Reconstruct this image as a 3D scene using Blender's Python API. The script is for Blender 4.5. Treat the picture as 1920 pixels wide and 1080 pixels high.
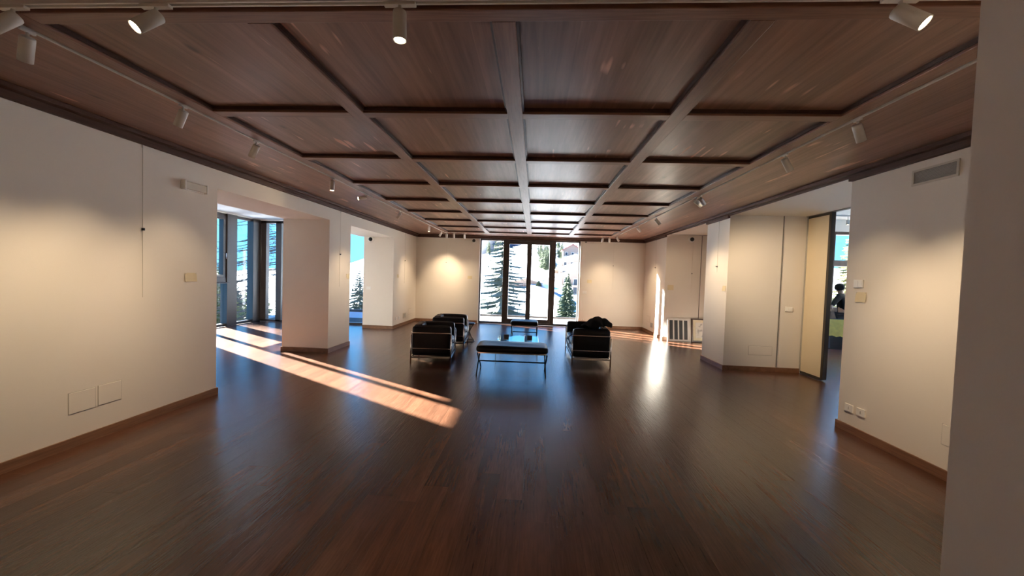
import bpy, math, random
from mathutils import Vector, Matrix, noise
random.seed(7)
for o in list(bpy.data.objects): bpy.data.objects.remove(o)
scene = bpy.context.scene
COL = scene.collection

# ------------------------------------------------------------------ camera
cam_d = bpy.data.cameras.new('camera')
cam_d.sensor_width = 36.0
cam_d.lens = 712.68 / 1920 * 36
cam_d.clip_start = 0.05; cam_d.clip_end = 2000
cam = bpy.data.objects.new('camera', cam_d); COL.objects.link(cam)
_r = Vector((0.99770496, 0.05921748, 0.03283462))
_u = Vector((-0.03470516, 0.0308406, 0.99892162))
_d = Vector((-0.05814099, 0.99776858, -0.03282497))
M = Matrix.Identity(4)
for i in range(3):
    M[i][0] = _r[i]; M[i][1] = _u[i]; M[i][2] = -_d[i]
M[0][3], M[1][3], M[2][3] = 0.0, 0.0, 1.611
cam.matrix_world = M
scene.camera = cam

# ------------------------------------------------------------------ world, sun, exposure
SUN_AZ = math.radians(31.0)      # the sun travels towards +x, -y
SUN_EL = math.radians(18.6)
world = bpy.data.worlds.new('world'); scene.world = world; world.use_nodes = True
wn = world.node_tree; wn.nodes.clear()
tc = wn.nodes.new('ShaderNodeTexCoord'); sp_ = wn.nodes.new('ShaderNodeSeparateXYZ')
sky = wn.nodes.new('ShaderNodeValToRGB')                 # clear winter sky, the same all round
sky.color_ramp.elements[0].position = 0.0; sky.color_ramp.elements[0].color = (0.17, 0.62, 1.15, 1)
sky.color_ramp.elements[1].position = 0.7; sky.color_ramp.elements[1].color = (0.06, 0.30, 0.95, 1)
bg = wn.nodes.new('ShaderNodeBackground'); bg.inputs['Strength'].default_value = 1.0
wo = wn.nodes.new('ShaderNodeOutputWorld')
wn.links.new(tc.outputs['Generated'], sp_.inputs[0]); wn.links.new(sp_.outputs['Z'], sky.inputs[0])
wn.links.new(sky.outputs[0], bg.inputs[0]); wn.links.new(bg.outputs[0], wo.inputs[0])
sun_d = bpy.data.lights.new('sun', 'SUN'); sun_d.energy = 58.0; sun_d.angle = math.radians(0.6); sun_d.color = (1.0, 0.95, 0.87)
sun = bpy.data.objects.new('sun', sun_d); COL.objects.link(sun)
_sd = Vector((math.cos(SUN_AZ) * math.cos(SUN_EL), -math.sin(SUN_AZ) * math.cos(SUN_EL), -math.sin(SUN_EL)))
sun.rotation_euler = _sd.to_track_quat('-Z', 'Y').to_euler(); sun.location = (-30, 30, 20)
SPOT_W = 38.0
scene.view_settings.view_transform = 'Standard'; scene.view_settings.look = 'None'
scene.view_settings.exposure = 1.45; scene.view_settings.gamma = 1.0
scene.view_settings.use_curve_mapping = False
try:
    scene.cycles.max_bounces = 10; scene.cycles.diffuse_bounces = 6; scene.cycles.glossy_bounces = 4
    scene.cycles.transparent_max_bounces = 12
    scene.cycles.sample_clamp_indirect = 6.0; scene.cycles.caustics_reflective = False; scene.cycles.caustics_refractive = False
    scene.cycles.use_denoising = True
except Exception: pass

# ------------------------------------------------------------------ materials
MATS = {}
def new_mat(name):
    m = bpy.data.materials.new(name); m.use_nodes = True; MATS[name] = m
    return m, m.node_tree, m.node_tree.nodes['Principled BSDF']
def mat(name, col, rough=0.6, metal=0.0, bump=0.0, bscale=60.0, var=0.0, vscale=6.0, emit=None, spec=0.5, coat=0.0):
    m, nt, b = new_mat(name)
    b.inputs['Base Color'].default_value = (*col, 1); b.inputs['Roughness'].default_value = rough
    b.inputs['Metallic'].default_value = metal; b.inputs['Specular IOR Level'].default_value = spec
    b.inputs['Coat Weight'].default_value = coat
    geo = None
    if bump or var:
        geo = nt.nodes.new('ShaderNodeNewGeometry')
    if var:
        n = nt.nodes.new('ShaderNodeTexNoise'); n.inputs['Scale'].default_value = vscale; n.inputs['Detail'].default_value = 4
        nt.links.new(geo.outputs['Position'], n.inputs['Vector'])
        mx = nt.nodes.new('ShaderNodeMixRGB')
        mx.inputs[1].default_value = (*[c * (1 - var) for c in col], 1); mx.inputs[2].default_value = (*[min(1, c * (1 + var)) for c in col], 1)
        nt.links.new(n.outputs['Fac'], mx.inputs[0]); nt.links.new(mx.outputs[0], b.inputs['Base Color'])
    if bump:
        n = nt.nodes.new('ShaderNodeTexNoise'); n.inputs['Scale'].default_value = bscale; n.inputs['Detail'].default_value = 3
        nt.links.new(geo.outputs['Position'], n.inputs['Vector'])
        bp = nt.nodes.new('ShaderNodeBump'); bp.inputs['Strength'].default_value = bump; bp.inputs['Distance'].default_value = 0.01
        nt.links.new(n.outputs['Fac'], bp.inputs['Height']); nt.links.new(bp.outputs[0], b.inputs['Normal'])
    if emit:
        b.inputs['Emission Color'].default_value = (*emit[0], 1); b.inputs['Emission Strength'].default_value = emit[1]
    return m
def wood(name, dark, light, rough, along='y', gscale=9.0, stretch=0.06, bump=0.25, tone=0.25, knots=True, strips=0.0, spec=0.5, bdist=0.004):
    """grained wood; object random shifts the grain and the tone of every board"""
    m, nt, b = new_mat(name); N = nt.nodes; Lk = nt.links
    geo = N.new('ShaderNodeNewGeometry'); oi = N.new('ShaderNodeObjectInfo')
    rs = N.new('ShaderNodeMath'); rs.operation = 'MULTIPLY'; rs.inputs[1].default_value = 37.0
    Lk.new(oi.outputs['Random'], rs.inputs[0])
    ad = N.new('ShaderNodeVectorMath'); ad.operation = 'ADD'
    cmb = N.new('ShaderNodeCombineXYZ'); Lk.new(rs.outputs[0], cmb.inputs[0]); Lk.new(rs.outputs[0], cmb.inputs[1])
    Lk.new(geo.outputs['Position'], ad.inputs[0]); Lk.new(cmb.outputs[0], ad.inputs[1])
    sc = {'x': (stretch, 1, 1), 'y': (1, stretch, 1), 'z': (1, 1, stretch)}[along]
    mp = N.new('ShaderNodeVectorMath'); mp.operation = 'MULTIPLY'; mp.inputs[1].default_value = sc
    Lk.new(ad.outputs[0], mp.inputs[0])
    n1 = N.new('ShaderNodeTexNoise'); n1.inputs['Scale'].default_value = gscale; n1.inputs['Detail'].default_value = 6; n1.inputs['Distortion'].default_value = 0.6
    n2 = N.new('ShaderNodeTexNoise'); n2.inputs['Scale'].default_value = gscale * (5 if strips else 9); n2.inputs['Detail'].default_value = 4
    Lk.new(mp.outputs[0], n1.inputs['Vector']); Lk.new(mp.outputs[0], n2.inputs['Vector'])
    r1 = N.new('ShaderNodeValToRGB'); r1.color_ramp.elements[0].position = 0.3; r1.color_ramp.elements[1].position = 0.72
    r1.color_ramp.elements[0].color = (*dark, 1); r1.color_ramp.elements[1].color = (*light, 1)
    Lk.new(n1.outputs['Fac'], r1.inputs[0])
    mul = N.new('ShaderNodeMixRGB'); mul.blend_type = 'MULTIPLY'; mul.inputs[0].default_value = 0.45
    r2 = N.new('ShaderNodeValToRGB'); r2.color_ramp.elements[0].position = 0.35; r2.color_ramp.elements[1].position = 0.6
    r2.color_ramp.elements[0].color = (0.45, 0.4, 0.38, 1); r2.color_ramp.elements[1].color = (1, 1, 1, 1)
    Lk.new(n2.outputs['Fac'], r2.inputs[0]); Lk.new(r1.outputs[0], mul.inputs[1]); Lk.new(r2.outputs[0], mul.inputs[2])
    tn = N.new('ShaderNodeMapRange'); tn.inputs[3].default_value = 1 - tone; tn.inputs[4].default_value = 1 + tone
    Lk.new(oi.outputs['Random'], tn.inputs[0])
    fin = N.new('ShaderNodeVectorMath'); fin.operation = 'SCALE'
    Lk.new(mul.outputs[0], fin.inputs[0]); Lk.new(tn.outputs[0], fin.inputs['Scale'])
    out = fin.outputs[0]
    if strips:                                       # glued strips inside one wide panel
        sx = N.new('ShaderNodeSeparateXYZ'); Lk.new(geo.outputs['Position'], sx.inputs[0])
        dv = N.new('ShaderNodeMath'); dv.operation = 'DIVIDE'; dv.inputs[1].default_value = strips
        Lk.new(sx.outputs[0 if along == 'y' else 1], dv.inputs[0])
        flo = N.new('ShaderNodeMath'); flo.operation = 'FLOOR'; Lk.new(dv.outputs[0], flo.inputs[0])
        ad2 = N.new('ShaderNodeMath'); Lk.new(flo.outputs[0], ad2.inputs[0]); Lk.new(rs.outputs[0], ad2.inputs[1])
        wn_ = N.new('ShaderNodeTexWhiteNoise'); wn_.noise_dimensions = '1D'; Lk.new(ad2.outputs[0], wn_.inputs['W'])
        mr = N.new('ShaderNodeMapRange'); mr.inputs[3].default_value = 0.82; mr.inputs[4].default_value = 1.16
        Lk.new(wn_.outputs['Value'], mr.inputs[0])
        f2 = N.new('ShaderNodeVectorMath'); f2.operation = 'SCALE'; Lk.new(out, f2.inputs[0]); Lk.new(mr.outputs[0], f2.inputs['Scale'])
        out = f2.outputs[0]
    if strips:                                       # pale flecks along the grain
        n3 = N.new('ShaderNodeTexNoise'); n3.inputs['Scale'].default_value = 22.0; n3.inputs['Detail'].default_value = 1
        Lk.new(mp.outputs[0], n3.inputs['Vector'])
        n4 = N.new('ShaderNodeTexNoise'); n4.inputs['Scale'].default_value = 2.2; Lk.new(ad.outputs[0], n4.inputs['Vector'])
        mm_ = N.new('ShaderNodeMath'); mm_.operation = 'MULTIPLY'; Lk.new(n3.outputs['Fac'], mm_.inputs[0]); Lk.new(n4.outputs['Fac'], mm_.inputs[1])
        fr_ = N.new('ShaderNodeMapRange'); fr_.inputs[1].default_value = 0.40; fr_.inputs[2].default_value = 0.46; Lk.new(mm_.outputs[0], fr_.inputs[0])
        fm = N.new('ShaderNodeMixRGB'); fm.inputs[2].default_value = (*[min(1, c * 1.9) for c in light], 1)
        Lk.new(fr_.outputs[0], fm.inputs[0]); Lk.new(out, fm.inputs[1]); out = fm.outputs[0]
    if knots:
        vo = N.new('ShaderNodeTexVoronoi'); vo.inputs['Scale'].default_value = 2.6
        mk = N.new('ShaderNodeVectorMath'); mk.operation = 'MULTIPLY'; mk.inputs[1].default_value = {'x': (0.45, 1, 1), 'y': (1, 0.45, 1), 'z': (1, 1, .45)}[along]
        Lk.new(ad.outputs[0], mk.inputs[0]); Lk.new(mk.outputs[0], vo.inputs['Vector'])
        kr = N.new('ShaderNodeValToRGB'); kr.color_ramp.elements[0].position = 0.03; kr.color_ramp.elements[1].position = 0.085
        kr.color_ramp.elements[0].color = (0.3, 0.26, 0.25, 1); kr.color_ramp.elements[1].color = (1, 1, 1, 1)
        Lk.new(vo.outputs['Distance'], kr.inputs[0])
        km = N.new('ShaderNodeMixRGB'); km.blend_type = 'MULTIPLY'; km.inputs[0].default_value = 0.9
        Lk.new(out, km.inputs[1]); Lk.new(kr.outputs[0], km.inputs[2]); out = km.outputs[0]
    Lk.new(out, b.inputs['Base Color'])
    b.inputs['Roughness'].default_value = rough; b.inputs['Specular IOR Level'].default_value = spec
    if bump:
        bp = N.new('ShaderNodeBump'); bp.inputs['Strength'].default_value = bump; bp.inputs['Distance'].default_value = bdist
        ah = N.new('ShaderNodeMath'); Lk.new(n1.outputs['Fac'], ah.inputs[0]); Lk.new(n2.outputs['Fac'], ah.inputs[1])
        Lk.new(ah.outputs[0], bp.inputs['Height']); Lk.new(bp.outputs[0], b.inputs['Normal'])
    return m
def glass(name, tint=(0.955, 0.985, 0.99)):
    m, nt, b = new_mat(name); nt.nodes.remove(b)
    tr = nt.nodes.new('ShaderNodeBsdfTransparent'); tr.inputs[0].default_value = (*tint, 1)
    gl = nt.nodes.new('ShaderNodeBsdfGlossy'); gl.inputs['Roughness'].default_value = 0.02
    lw = nt.nodes.new('ShaderNodeLayerWeight'); lw.inputs['Blend'].default_value = 0.5
    pw = nt.nodes.new('ShaderNodeMath'); pw.operation = 'POWER'; pw.inputs[1].default_value = 5.0; nt.links.new(lw.outputs['Facing'], pw.inputs[0])
    fr = nt.nodes.new('ShaderNodeMapRange'); fr.inputs[3].default_value = 0.03; fr.inputs[4].default_value = 0.9; nt.links.new(pw.outputs[0], fr.inputs[0])
    mx = nt.nodes.new('ShaderNodeMixShader')
    nt.links.new(fr.outputs[0], mx.inputs[0]); nt.links.new(tr.outputs[0], mx.inputs[1]); nt.links.new(gl.outputs[0], mx.inputs[2])
    nt.links.new(mx.outputs[0], nt.nodes['Material Output'].inputs[0])
    return m

wall_m = mat('wall_plaster', (0.78, 0.72, 0.65), 0.85, bump=0.05, bscale=140, var=0.015, vscale=3)
white_m = mat('white_plaster', (0.78, 0.77, 0.75), 0.8, bump=0.04, bscale=120)
floor_m = wood('floor_wood', (0.078, 0.032, 0.017), (0.135, 0.058, 0.031), 0.25, 'y', 9.0, 0.07, 0.42, 0.25, spec=0.8)
sub_m = mat('floor_base_dark', (0.012, 0.008, 0.006), 0.8, var=0.1)
ceil_m = wood('ceiling_wood', (0.19, 0.092, 0.064), (0.34, 0.175, 0.128), 0.38, 'y', 7.0, 0.06, 0.22, 0.08, strips=0.19, spec=0.5)
beam_m = wood('beam_wood', (0.18, 0.078, 0.053), (0.30, 0.145, 0.10), 0.40, 'y', 9.0, 0.06, 0.25, 0.08, knots=False)
beamx_m = wood('cross_beam_wood', (0.18, 0.078, 0.053), (0.30, 0.145, 0.10), 0.40, 'x', 9.0, 0.06, 0.25, 0.08, knots=False)
mould_m = wood('moulding_wood', (0.040, 0.014, 0.010), (0.065, 0.026, 0.019), 0.45, 'y', 9.0, 0.06, 0.15, 0.05, knots=False)
cornice_m = wood('cornice_wood', (0.060, 0.024, 0.015), (0.10, 0.044, 0.029), 0.6, 'y', 9.0, 0.06, 0.12, 0.06, knots=False, spec=0.25)
base_m = wood('baseboard_wood', (0.19, 0.090, 0.042), (0.28, 0.14, 0.072), 0.45, 'y', 9.0, 0.06, 0.15, 0.05, knots=False)
frame_m = mat('window_frame_dark', (0.040, 0.029, 0.024), 0.4, var=0.1, vscale=20)
bframe_m = wood('window_frame_brown', (0.065, 0.035, 0.024), (0.10, 0.058, 0.042), 0.45, 'z', 9.0, 0.06, 0.1, 0.05, knots=False)
glass_m = glass('window_glass')
tglass_m = glass('table_glass', (0.90, 0.97, 0.98))
leather_m = mat('black_leather', (0.007, 0.008, 0.013), 0.40, bump=0.12, bscale=220, var=0.2, vscale=12, spec=0.28)
chrome_m = mat('chrome', (0.72, 0.72, 0.73), 0.12, 1.0, var=0.03)
blackmetal_m = mat('black_metal', (0.012, 0.012, 0.014), 0.3, 0.6, var=0.1)
whitemetal_m = mat('white_metal', (0.70, 0.67, 0.63), 0.4, var=0.03)
lamp_on_m = mat('lamp_lens_lit', (1, 0.9, 0.7), 0.3, emit=((1.0, 0.80, 0.48), 22.0), var=0.01)
lamp_off_m = mat('lamp_lens_dim', (1, 0.9, 0.75), 0.3, emit=((1.0, 0.82, 0.55), 3.0), var=0.01)
plastic_m = mat('white_plastic', (0.84, 0.82, 0.78), 0.35, var=0.03)
ivory_m = mat('ivory_plastic', (0.60, 0.55, 0.47), 0.35, var=0.03)
grey_m = mat('vent_grey', (0.36, 0.34, 0.31), 0.5, var=0.05)
darkhole_m = mat('black_plastic', (0.012, 0.012, 0.012), 0.35, var=0.1)
paper_m = mat('cream_paper', (0.74, 0.63, 0.42), 0.75, var=0.05, vscale=12)
panel_cream_m = mat('partition_cream', (0.66, 0.56, 0.40), 0.6, var=0.03)
panel_edge_m = mat('partition_edge_dark', (0.045, 0.038, 0.030), 0.45, var=0.1)
coat_m = mat('black_cloth', (0.006, 0.006, 0.007), 0.9, bump=0.2, bscale=300, var=0.2)
skin_m = mat('skin', (0.55, 0.36, 0.27), 0.55, var=0.05)
jeans_m = mat('grey_jeans', (0.07, 0.08, 0.10), 0.85, bump=0.2, bscale=400, var=0.15)
snow_m = mat('snow', (0.86, 0.88, 0.92), 0.7, bump=0.3, bscale=1.2, var=0.03, vscale=0.3)
joint_m = mat('joint_pale', (0.42, 0.38, 0.33), 0.7, var=0.05)
seam_m = mat('seam_grey', (0.20, 0.18, 0.16), 0.7, var=0.05)

# ------------------------------------------------------------------ mesh helpers
class MB:
    def __init__(s): s.v = []; s.f = []
    def add(s, vs, fs):
        k = len(s.v); s.v += [tuple(p) for p in vs]; s.f += [tuple(i + k for i in f) for f in fs]; return s
    def box(s, a, b):
        x0, y0, z0 = a; x1, y1, z1 = b
        return s.add([(x0,y0,z0),(x1,y0,z0),(x1,y1,z0),(x0,y1,z0),(x0,y0,z1),(x1,y0,z1),(x1,y1,z1),(x0,y1,z1)],
                     [(0,3,2,1),(4,5,6,7),(0,1,5,4),(1,2,6,5),(2,3,7,6),(3,0,4,7)])
    def tube(s, pts, r, n=8, r_end=None, cap=True):
        pts = [Vector(p) for p in pts]; m = len(pts); vs = []; up = None
        for i, p in enumerate(pts):
            t = (pts[min(i+1, m-1)] - pts[max(i-1, 0)]).normalized()
            if up is None:
                up = Vector((0,0,1)) if abs(t.z) < .9 else Vector((1,0,0))
            a = (up - t * up.dot(t)).normalized(); up = a; b = t.cross(a)
            rr = r if r_end is None else r + (r_end - r) * i / max(1, m - 1)
            for k in range(n):
                c = 2 * math.pi * k / n; vs.append(p + (a * math.cos(c) + b * math.sin(c)) * rr)
        fs = [(i*n+k, i*n+(k+1) % n, (i+1)*n+(k+1) % n, (i+1)*n+k) for i in range(m-1) for k in range(n)]
        if cap: fs += [tuple(range(n))[::-1], tuple(range((m-1)*n, m*n))]
        return s.add(vs, fs)
    def lathe(s, prof, n=20, M=None):
        vs = []; M = M or Matrix.Identity(4)
        for r, z in prof:
            for k in range(n):
                c = 2*math.pi*k/n; vs.append(M @ Vector((r*math.cos(c), r*math.sin(c), z)))
        m = len(prof)
        fs = [(i*n+k, i*n+(k+1) % n, (i+1)*n+(k+1) % n, (i+1)*n+k) for i in range(m-1) for k in range(n)]
        if prof[0][0] > 0: fs.append(tuple(range(n))[::-1])
        if prof[-1][0] > 0: fs.append(tuple(range((m-1)*n, m*n)))
        return s.add(vs, fs)
    def cushion(s, c, h, r, puff=0.0, n=8, dent=None):
        """rounded, slightly puffed cushion: centre, half sizes, corner radius"""
        c = Vector(c); h = Vector(h); r = min(r, min(h) * .98); inn = h - Vector((r, r, r))
        def pt(ax, sg, u, w):
            p = [0, 0, 0]; p[ax] = sg; p[(ax+1) % 3] = u; p[(ax+2) % 3] = w
            q = Vector([p[i] * h[i] for i in range(3)])
            cl = Vector([max(-inn[i], min(inn[i], q[i])) for i in range(3)]); d = q - cl
            if d.length > 1e-9: q = cl + d.normalized() * r
            q[ax] += sg * puff * (1 - u*u) * (1 - w*w)
            if dent and ax == 2 and sg > 0: q[2] += dent(u, w)
            return q + c
        # denser near the edges
        ts = [-1 + 2 * i / n for i in range(n + 1)]
        ts = [math.copysign(abs(t) ** 0.75, t) for t in ts]
        for ax in range(3):
            for sg in (-1, 1):
                vs = [pt(ax, sg, u, w) for u in ts for w in ts]; m = n + 1
                fs = []
                for i in range(n):
                    for j in range(n):
                        q = (i*m+j, (i+1)*m+j, (i+1)*m+j+1, i*m+j+1)
                        fs.append(q if sg > 0 else q[::-1])
                s.add(vs, fs)
        return s
    def mesh(s, name, m, smooth=False, bevel=0):
        me = bpy.data.meshes.new(name); me.from_pydata(s.v, [], s.f); me.update()
        if m: me.materials.append(m)
        if smooth:
            for p in me.polygons: p.use_smooth = True
        return me
    def build(s, name, m, parent=None, smooth=False, bevel=0.0, loc=None, weld=False):
        o = bpy.data.objects.new(name, s.mesh(name, m, smooth)); COL.objects.link(o)
        if loc: o.location = loc
        if parent: o.parent = parent
        if weld:
            w = o.modifiers.new('weld', 'WELD'); w.merge_threshold = 0.0005
        if bevel:
            b = o.modifiers.new('bevel', 'BEVEL'); b.width = bevel; b.segments = 2; b.limit_method = 'ANGLE'
        return o
def box(a, b): return MB().box(a, b)
def thing(name, label, cat, loc=(0,0,0), rz=0.0, group=None):
    o = bpy.data.objects.new(name, None); COL.objects.link(o); o.location = loc; o.rotation_euler = (0, 0, rz)
    o.empty_display_size = 0.1
    return tag(o, label, cat, group)
def tag(o, label, cat, group=None):
    o['label'] = label; o['category'] = cat
    if group: o['group'] = group
    return o
def struct(o, label=None):
    o['kind'] = 'structure'
    if label: o['label'] = label
    return o
def copy_tree(o, parent=None):
    c = o.copy(); COL.objects.link(c); c.parent = parent
    for ch in list(o.children): copy_tree(ch, c)
    return c

# ------------------------------------------------------------------ key dimensions (metres)
XL, XR, YF, YB = -3.94, 3.53, 12.46, -2.6
ZB = 2.861            # underside of the beams
ZP = 2.902            # coffer panels
ZC = 2.885            # flat border of the ceiling
LT = 0.92             # thickness of the piers / long walls
BX, BY = -8.2, 10.9   # outer window lines of the left sunroom
ZT = 3.3

# ------------------------------------------------------------------ floor
floor = struct(box((BX - .3, YB - .2, -0.30), (9.8, YF + .25, -0.020)).build('floor', sub_m), 'dark brown glossy brushed wood plank floor')
BW = 0.186
def board(x0, x1, y0, y1, stuff=None):
    g = 0.0006; dz0 = random.uniform(-.0002, .0002); dz1 = random.uniform(-.0002, .0002)
    a, b, c, d = x0 + g, x1 - g, y0 + g, y1 - g
    vs = [(a, c, -.02), (b, c, -.02), (b, d, -.02), (a, d, -.02), (a, c, dz0), (b, c, dz1), (b, d, dz1), (a, d, dz0)]
    fs = [(0,1,5,4),(1,2,6,5),(2,3,7,6),(3,0,4,7),(4,5,6,7)]
    if stuff is not None: stuff.add(vs, fs); return
    MB().add(vs, fs).build('floor_board', floor_m, floor)
def lay(xa, xb, ya, yb, stuff=None, L=(2.3, 3.1)):
    x = xa
    while x < xb - 0.02:
        x1 = min(x + BW, xb)
        if xb - x1 < 0.05: x1 = xb
        y = ya; first = True
        while y < yb - 0.02:
            ln = random.uniform(*L) * (random.uniform(.3, 1) if first else 1); first = False
            y1 = min(y + ln, yb)
            if yb - y1 < 0.5: y1 = yb
            board(x, x1, y, y1, stuff); y = y1
        x = x1
lay(XL, XR, 1.55, YF)                      # gallery floor in view
lay(BX, XL, 4.5, BY, L=(2.6, 3.4))          # sunroom floor
rest = MB()
lay(XR, 4.9, 4.5, 10.5, rest); lay(4.9, 9.5, 2.5, BY, rest); lay(XL, XR, YB, 1.55, rest)
rest_o = rest.build('floor_boards', floor_m, floor); rest_o['kind'] = 'stuff'

# ------------------------------------------------------------------ ceiling
ceiling = struct(box((XL - .2, YB, ZP + .004), (XR + .2, YF + .1, ZT)).build('ceiling', ceil_m), 'coffered dark wood ceiling')
BXS = [-2.716, -1.461, -0.196, 1.044, 2.278]      # lengthwise beams
BWD = 0.119
CBY = [2.98 + 1.1985 * k for k in range(8)]       # near edges of the cross beams
CBW = 0.10
Y0R = 1.825                                        # near edge of the front beam
# border boards
for nm, a, b in (('border_board', (XL, YB, ZC), (BXS[0] - BWD/2, YF, ZP + .003)), ('border_board', (BXS[4] + BWD/2, YB, ZC), (XR, YF, ZP + .003)),
                 ('border_board', (BXS[0] - BWD/2, YB, ZC), (BXS[4] + BWD/2, Y0R, ZP + .003)), ('border_board', (BXS[0] - BWD/2, CBY[7] + CBW, ZC), (BXS[4] + BWD/2, YF, ZP + .003))):
    box(a, b).build(nm, ceil_m, ceiling)
for i, x in enumerate(BXS):
    box((x - BWD/2, Y0R if i in (0, 4) else Y0R + .086, ZB), (x + BWD/2, CBY[7] + (CBW if i in (0, 4) else 0), ZP + .003)).build('beam', beam_m, ceiling, bevel=0.004)
box((BXS[0] + BWD/2, Y0R, ZB), (BXS[4] - BWD/2, Y0R + .086, ZP + .003)).build('cross_beam', beamx_m, ceiling, bevel=0.004)
for k, y in enumerate(CBY):
    for i in range(4):
        if k == 7 and i > 0: break
        xa, xb = (BXS[i] + BWD/2, BXS[i+1] - BWD/2) if k < 7 else (BXS[0] + BWD/2, BXS[4] - BWD/2)
        box((xa, y, ZB), (xb, y + CBW, ZP + .003)).build('cross_beam', beamx_m, ceiling, bevel=0.004)
rows = [(Y0R + .086, CBY[0])] + [(CBY[k] + CBW, CBY[k+1]) for k in range(7)]
for ya, yb in rows:
    for i in range(4):
        xa, xb = BXS[i] + BWD/2, BXS[i+1] - BWD/2
        p = box((xa, ya, ZP), (xb, yb, ZP + .003)).build('panel', ceil_m, ceiling)
        w, z0 = 0.014, ZB + .016
        m = MB().box((xa, ya, z0), (xb, ya + w, ZP)).box((xa, yb - w, z0), (xb, yb, ZP)).box((xa, ya + w, z0), (xa + w, yb - w, ZP)).box((xb - w, ya + w, z0), (xb, yb - w, ZP))
        m.build('moulding', mould_m, p)

# ------------------------------------------------------------------ walls
OL = 2.56                                          # lintel height on the left
wl = MB()
wl.box((XL - LT, YB, -.02), (XL, 4.50, ZT))
wl.box((XL - LT, 4.50, OL), (XL, 10.42, ZT))
wl.box((XL - LT, 7.08, -.02), (XL, 7.92, OL))
wl.box((-4.80, 10.42, -.02), (XL, YF + .2, ZT))
struct(wl.build('wall_left', wall_m), 'white plaster long wall with pier and two openings')
wr = MB()
wr.box((XR, YB, -.02), (XR + .36, 4.53, ZT))
wr.box((XR, 7.20, -.02), (4.90, 8.10, ZT))
wr.box((XR, 10.52, -.02), (5.3, YF + .2, ZT))
wr.box((XR, 4.53, 2.845), (4.98, 7.20, ZT))
wr.box((XR, 8.10, 2.845), (4.98, 10.52, ZT))
wr.box((4.90, 7.9, -.02), (4.99, 10.52, ZT))
struct(wr.build('wall_right', wall_m), 'white plaster long wall with pier and recesses')
FX0, FX1 = -1.84, 1.475                            # far window opening
wf = MB().box((XL, YF, -.02), (FX0, YF + .3, ZT)).box((FX1, YF, -.02), (XR, YF + .3, ZT)).box((FX0, YF, 2.80), (FX1, YF + .3, ZT))
struct(wf.build('wall_far', wall_m), 'white plaster end wall around the tall window')
struct(box((1.258, .84, -.02), (XR, 1.2, ZT)).build('wall_front', wall_m), 'near plaster wall end beside the viewer')
struct(box((XL, YB - .25, -.02), (XR, YB, ZT)).build('wall_back', wall_m), 'plaster wall behind the viewer')
# sunroom shell (left)
sw_ = MB().box((BX - .3, 4.1, -.02), (XL - LT, 4.5, ZT)).box((BX - .3, 4.5, -.02), (BX, 8.27, ZT)).box((BX - .3, 8.27, 3.0), (BX, BY + .3, ZT)).box((BX, BY, 3.0), (-4.80, BY + .3, ZT))
struct(sw_.build('wall_sunroom', white_m), 'white wall of the side sunroom')
struct(box((BX - .3, 4.1, 3.03), (XL - LT, BY + .3, ZT)).build('ceiling_sunroom', white_m), 'white ceiling of the side sunroom')
# adjoining room (right)
ar = MB().box((4.9, 2.2, -.02), (9.5, 2.5, ZT + .2)).box((9.5, 2.2, -.02), (9.8, 5.0, ZT + .2)).box((9.5, 9.6, -.02), (9.8, BY + .3, ZT + .2)).box((9.5, 5.0, -.02), (9.8, 9.6, .9)).box((9.5, 5.0, 3.0), (9.8, 9.6, ZT + .2)).box((5.0, BY, 3.10), (9.5, BY + .3, ZT + .2)).box((5.3, BY, -.02), (7.86, BY + .3, 3.10)).box((XR + .36, 2.5, -.02), (4.9, 4.53, ZT))
struct(ar.build('wall_adjoining', white_m), 'white wall of the adjoining room')
struct(box((4.98, 2.2, 3.42), (9.5, BY + .3, 3.6)).build('ceiling_adjoining', white_m), 'white ceiling of the adjoining room')
box((4.9, 2.2, 3.29), (4.98, BY, 3.6)).build('wall_header', white_m)
struct(bpy.data.objects['wall_header'])

# baseboards
BH, BT = 0.085, 0.016
bl = MB()
for a, b in (((XL, YB, 0), (XL + BT, 4.5 + BT, BH)), ((XL - LT, 4.5, 0), (XL, 4.5 + BT, BH)),
             ((XL, 7.08 - BT, 0), (XL + BT, 7.92 + BT, BH)), ((XL - LT - BT, 7.08 - BT, 0), (XL, 7.08, BH)), ((XL - LT - BT, 7.92, 0), (XL, 7.92 + BT, BH)),
             ((-4.80, 10.42 - BT, 0), (XL, 10.42, BH)), ((XL, 10.42 - BT, 0), (XL + BT, YF, BH))): bl.box(a, b)
struct(bl.build('baseboard_left', base_m), 'brown wooden baseboard along the left wall')
br = MB()
for a, b in (((XR - BT, 1.2, 0), (XR, 4.53, BH)), ((XR - BT, 4.53, 0), (XR + .36, 4.53 + BT, BH)), ((XR - BT, 7.2 - BT, 0), (XR, 8.1 + BT, BH)), ((XR, 7.2 - BT, 0), (4.88, 7.2, BH)),
             ((XR, 10.52 - BT, 0), (4.9, 10.52, BH)), ((XR - BT, 10.52 - BT, 0), (XR, YF, BH))): br.box(a, b)
struct(br.build('baseboard_right', base_m), 'brown wooden baseboard along the right wall')
bf = MB().box((XL + BT, YF - BT, 0), (FX0 - .02, YF, BH)).box((FX1 + .02, YF - BT, 0), (XR - BT, YF, BH))
struct(bf.build('baseboard_far', base_m), 'brown wooden baseboard of the end wall')

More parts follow.
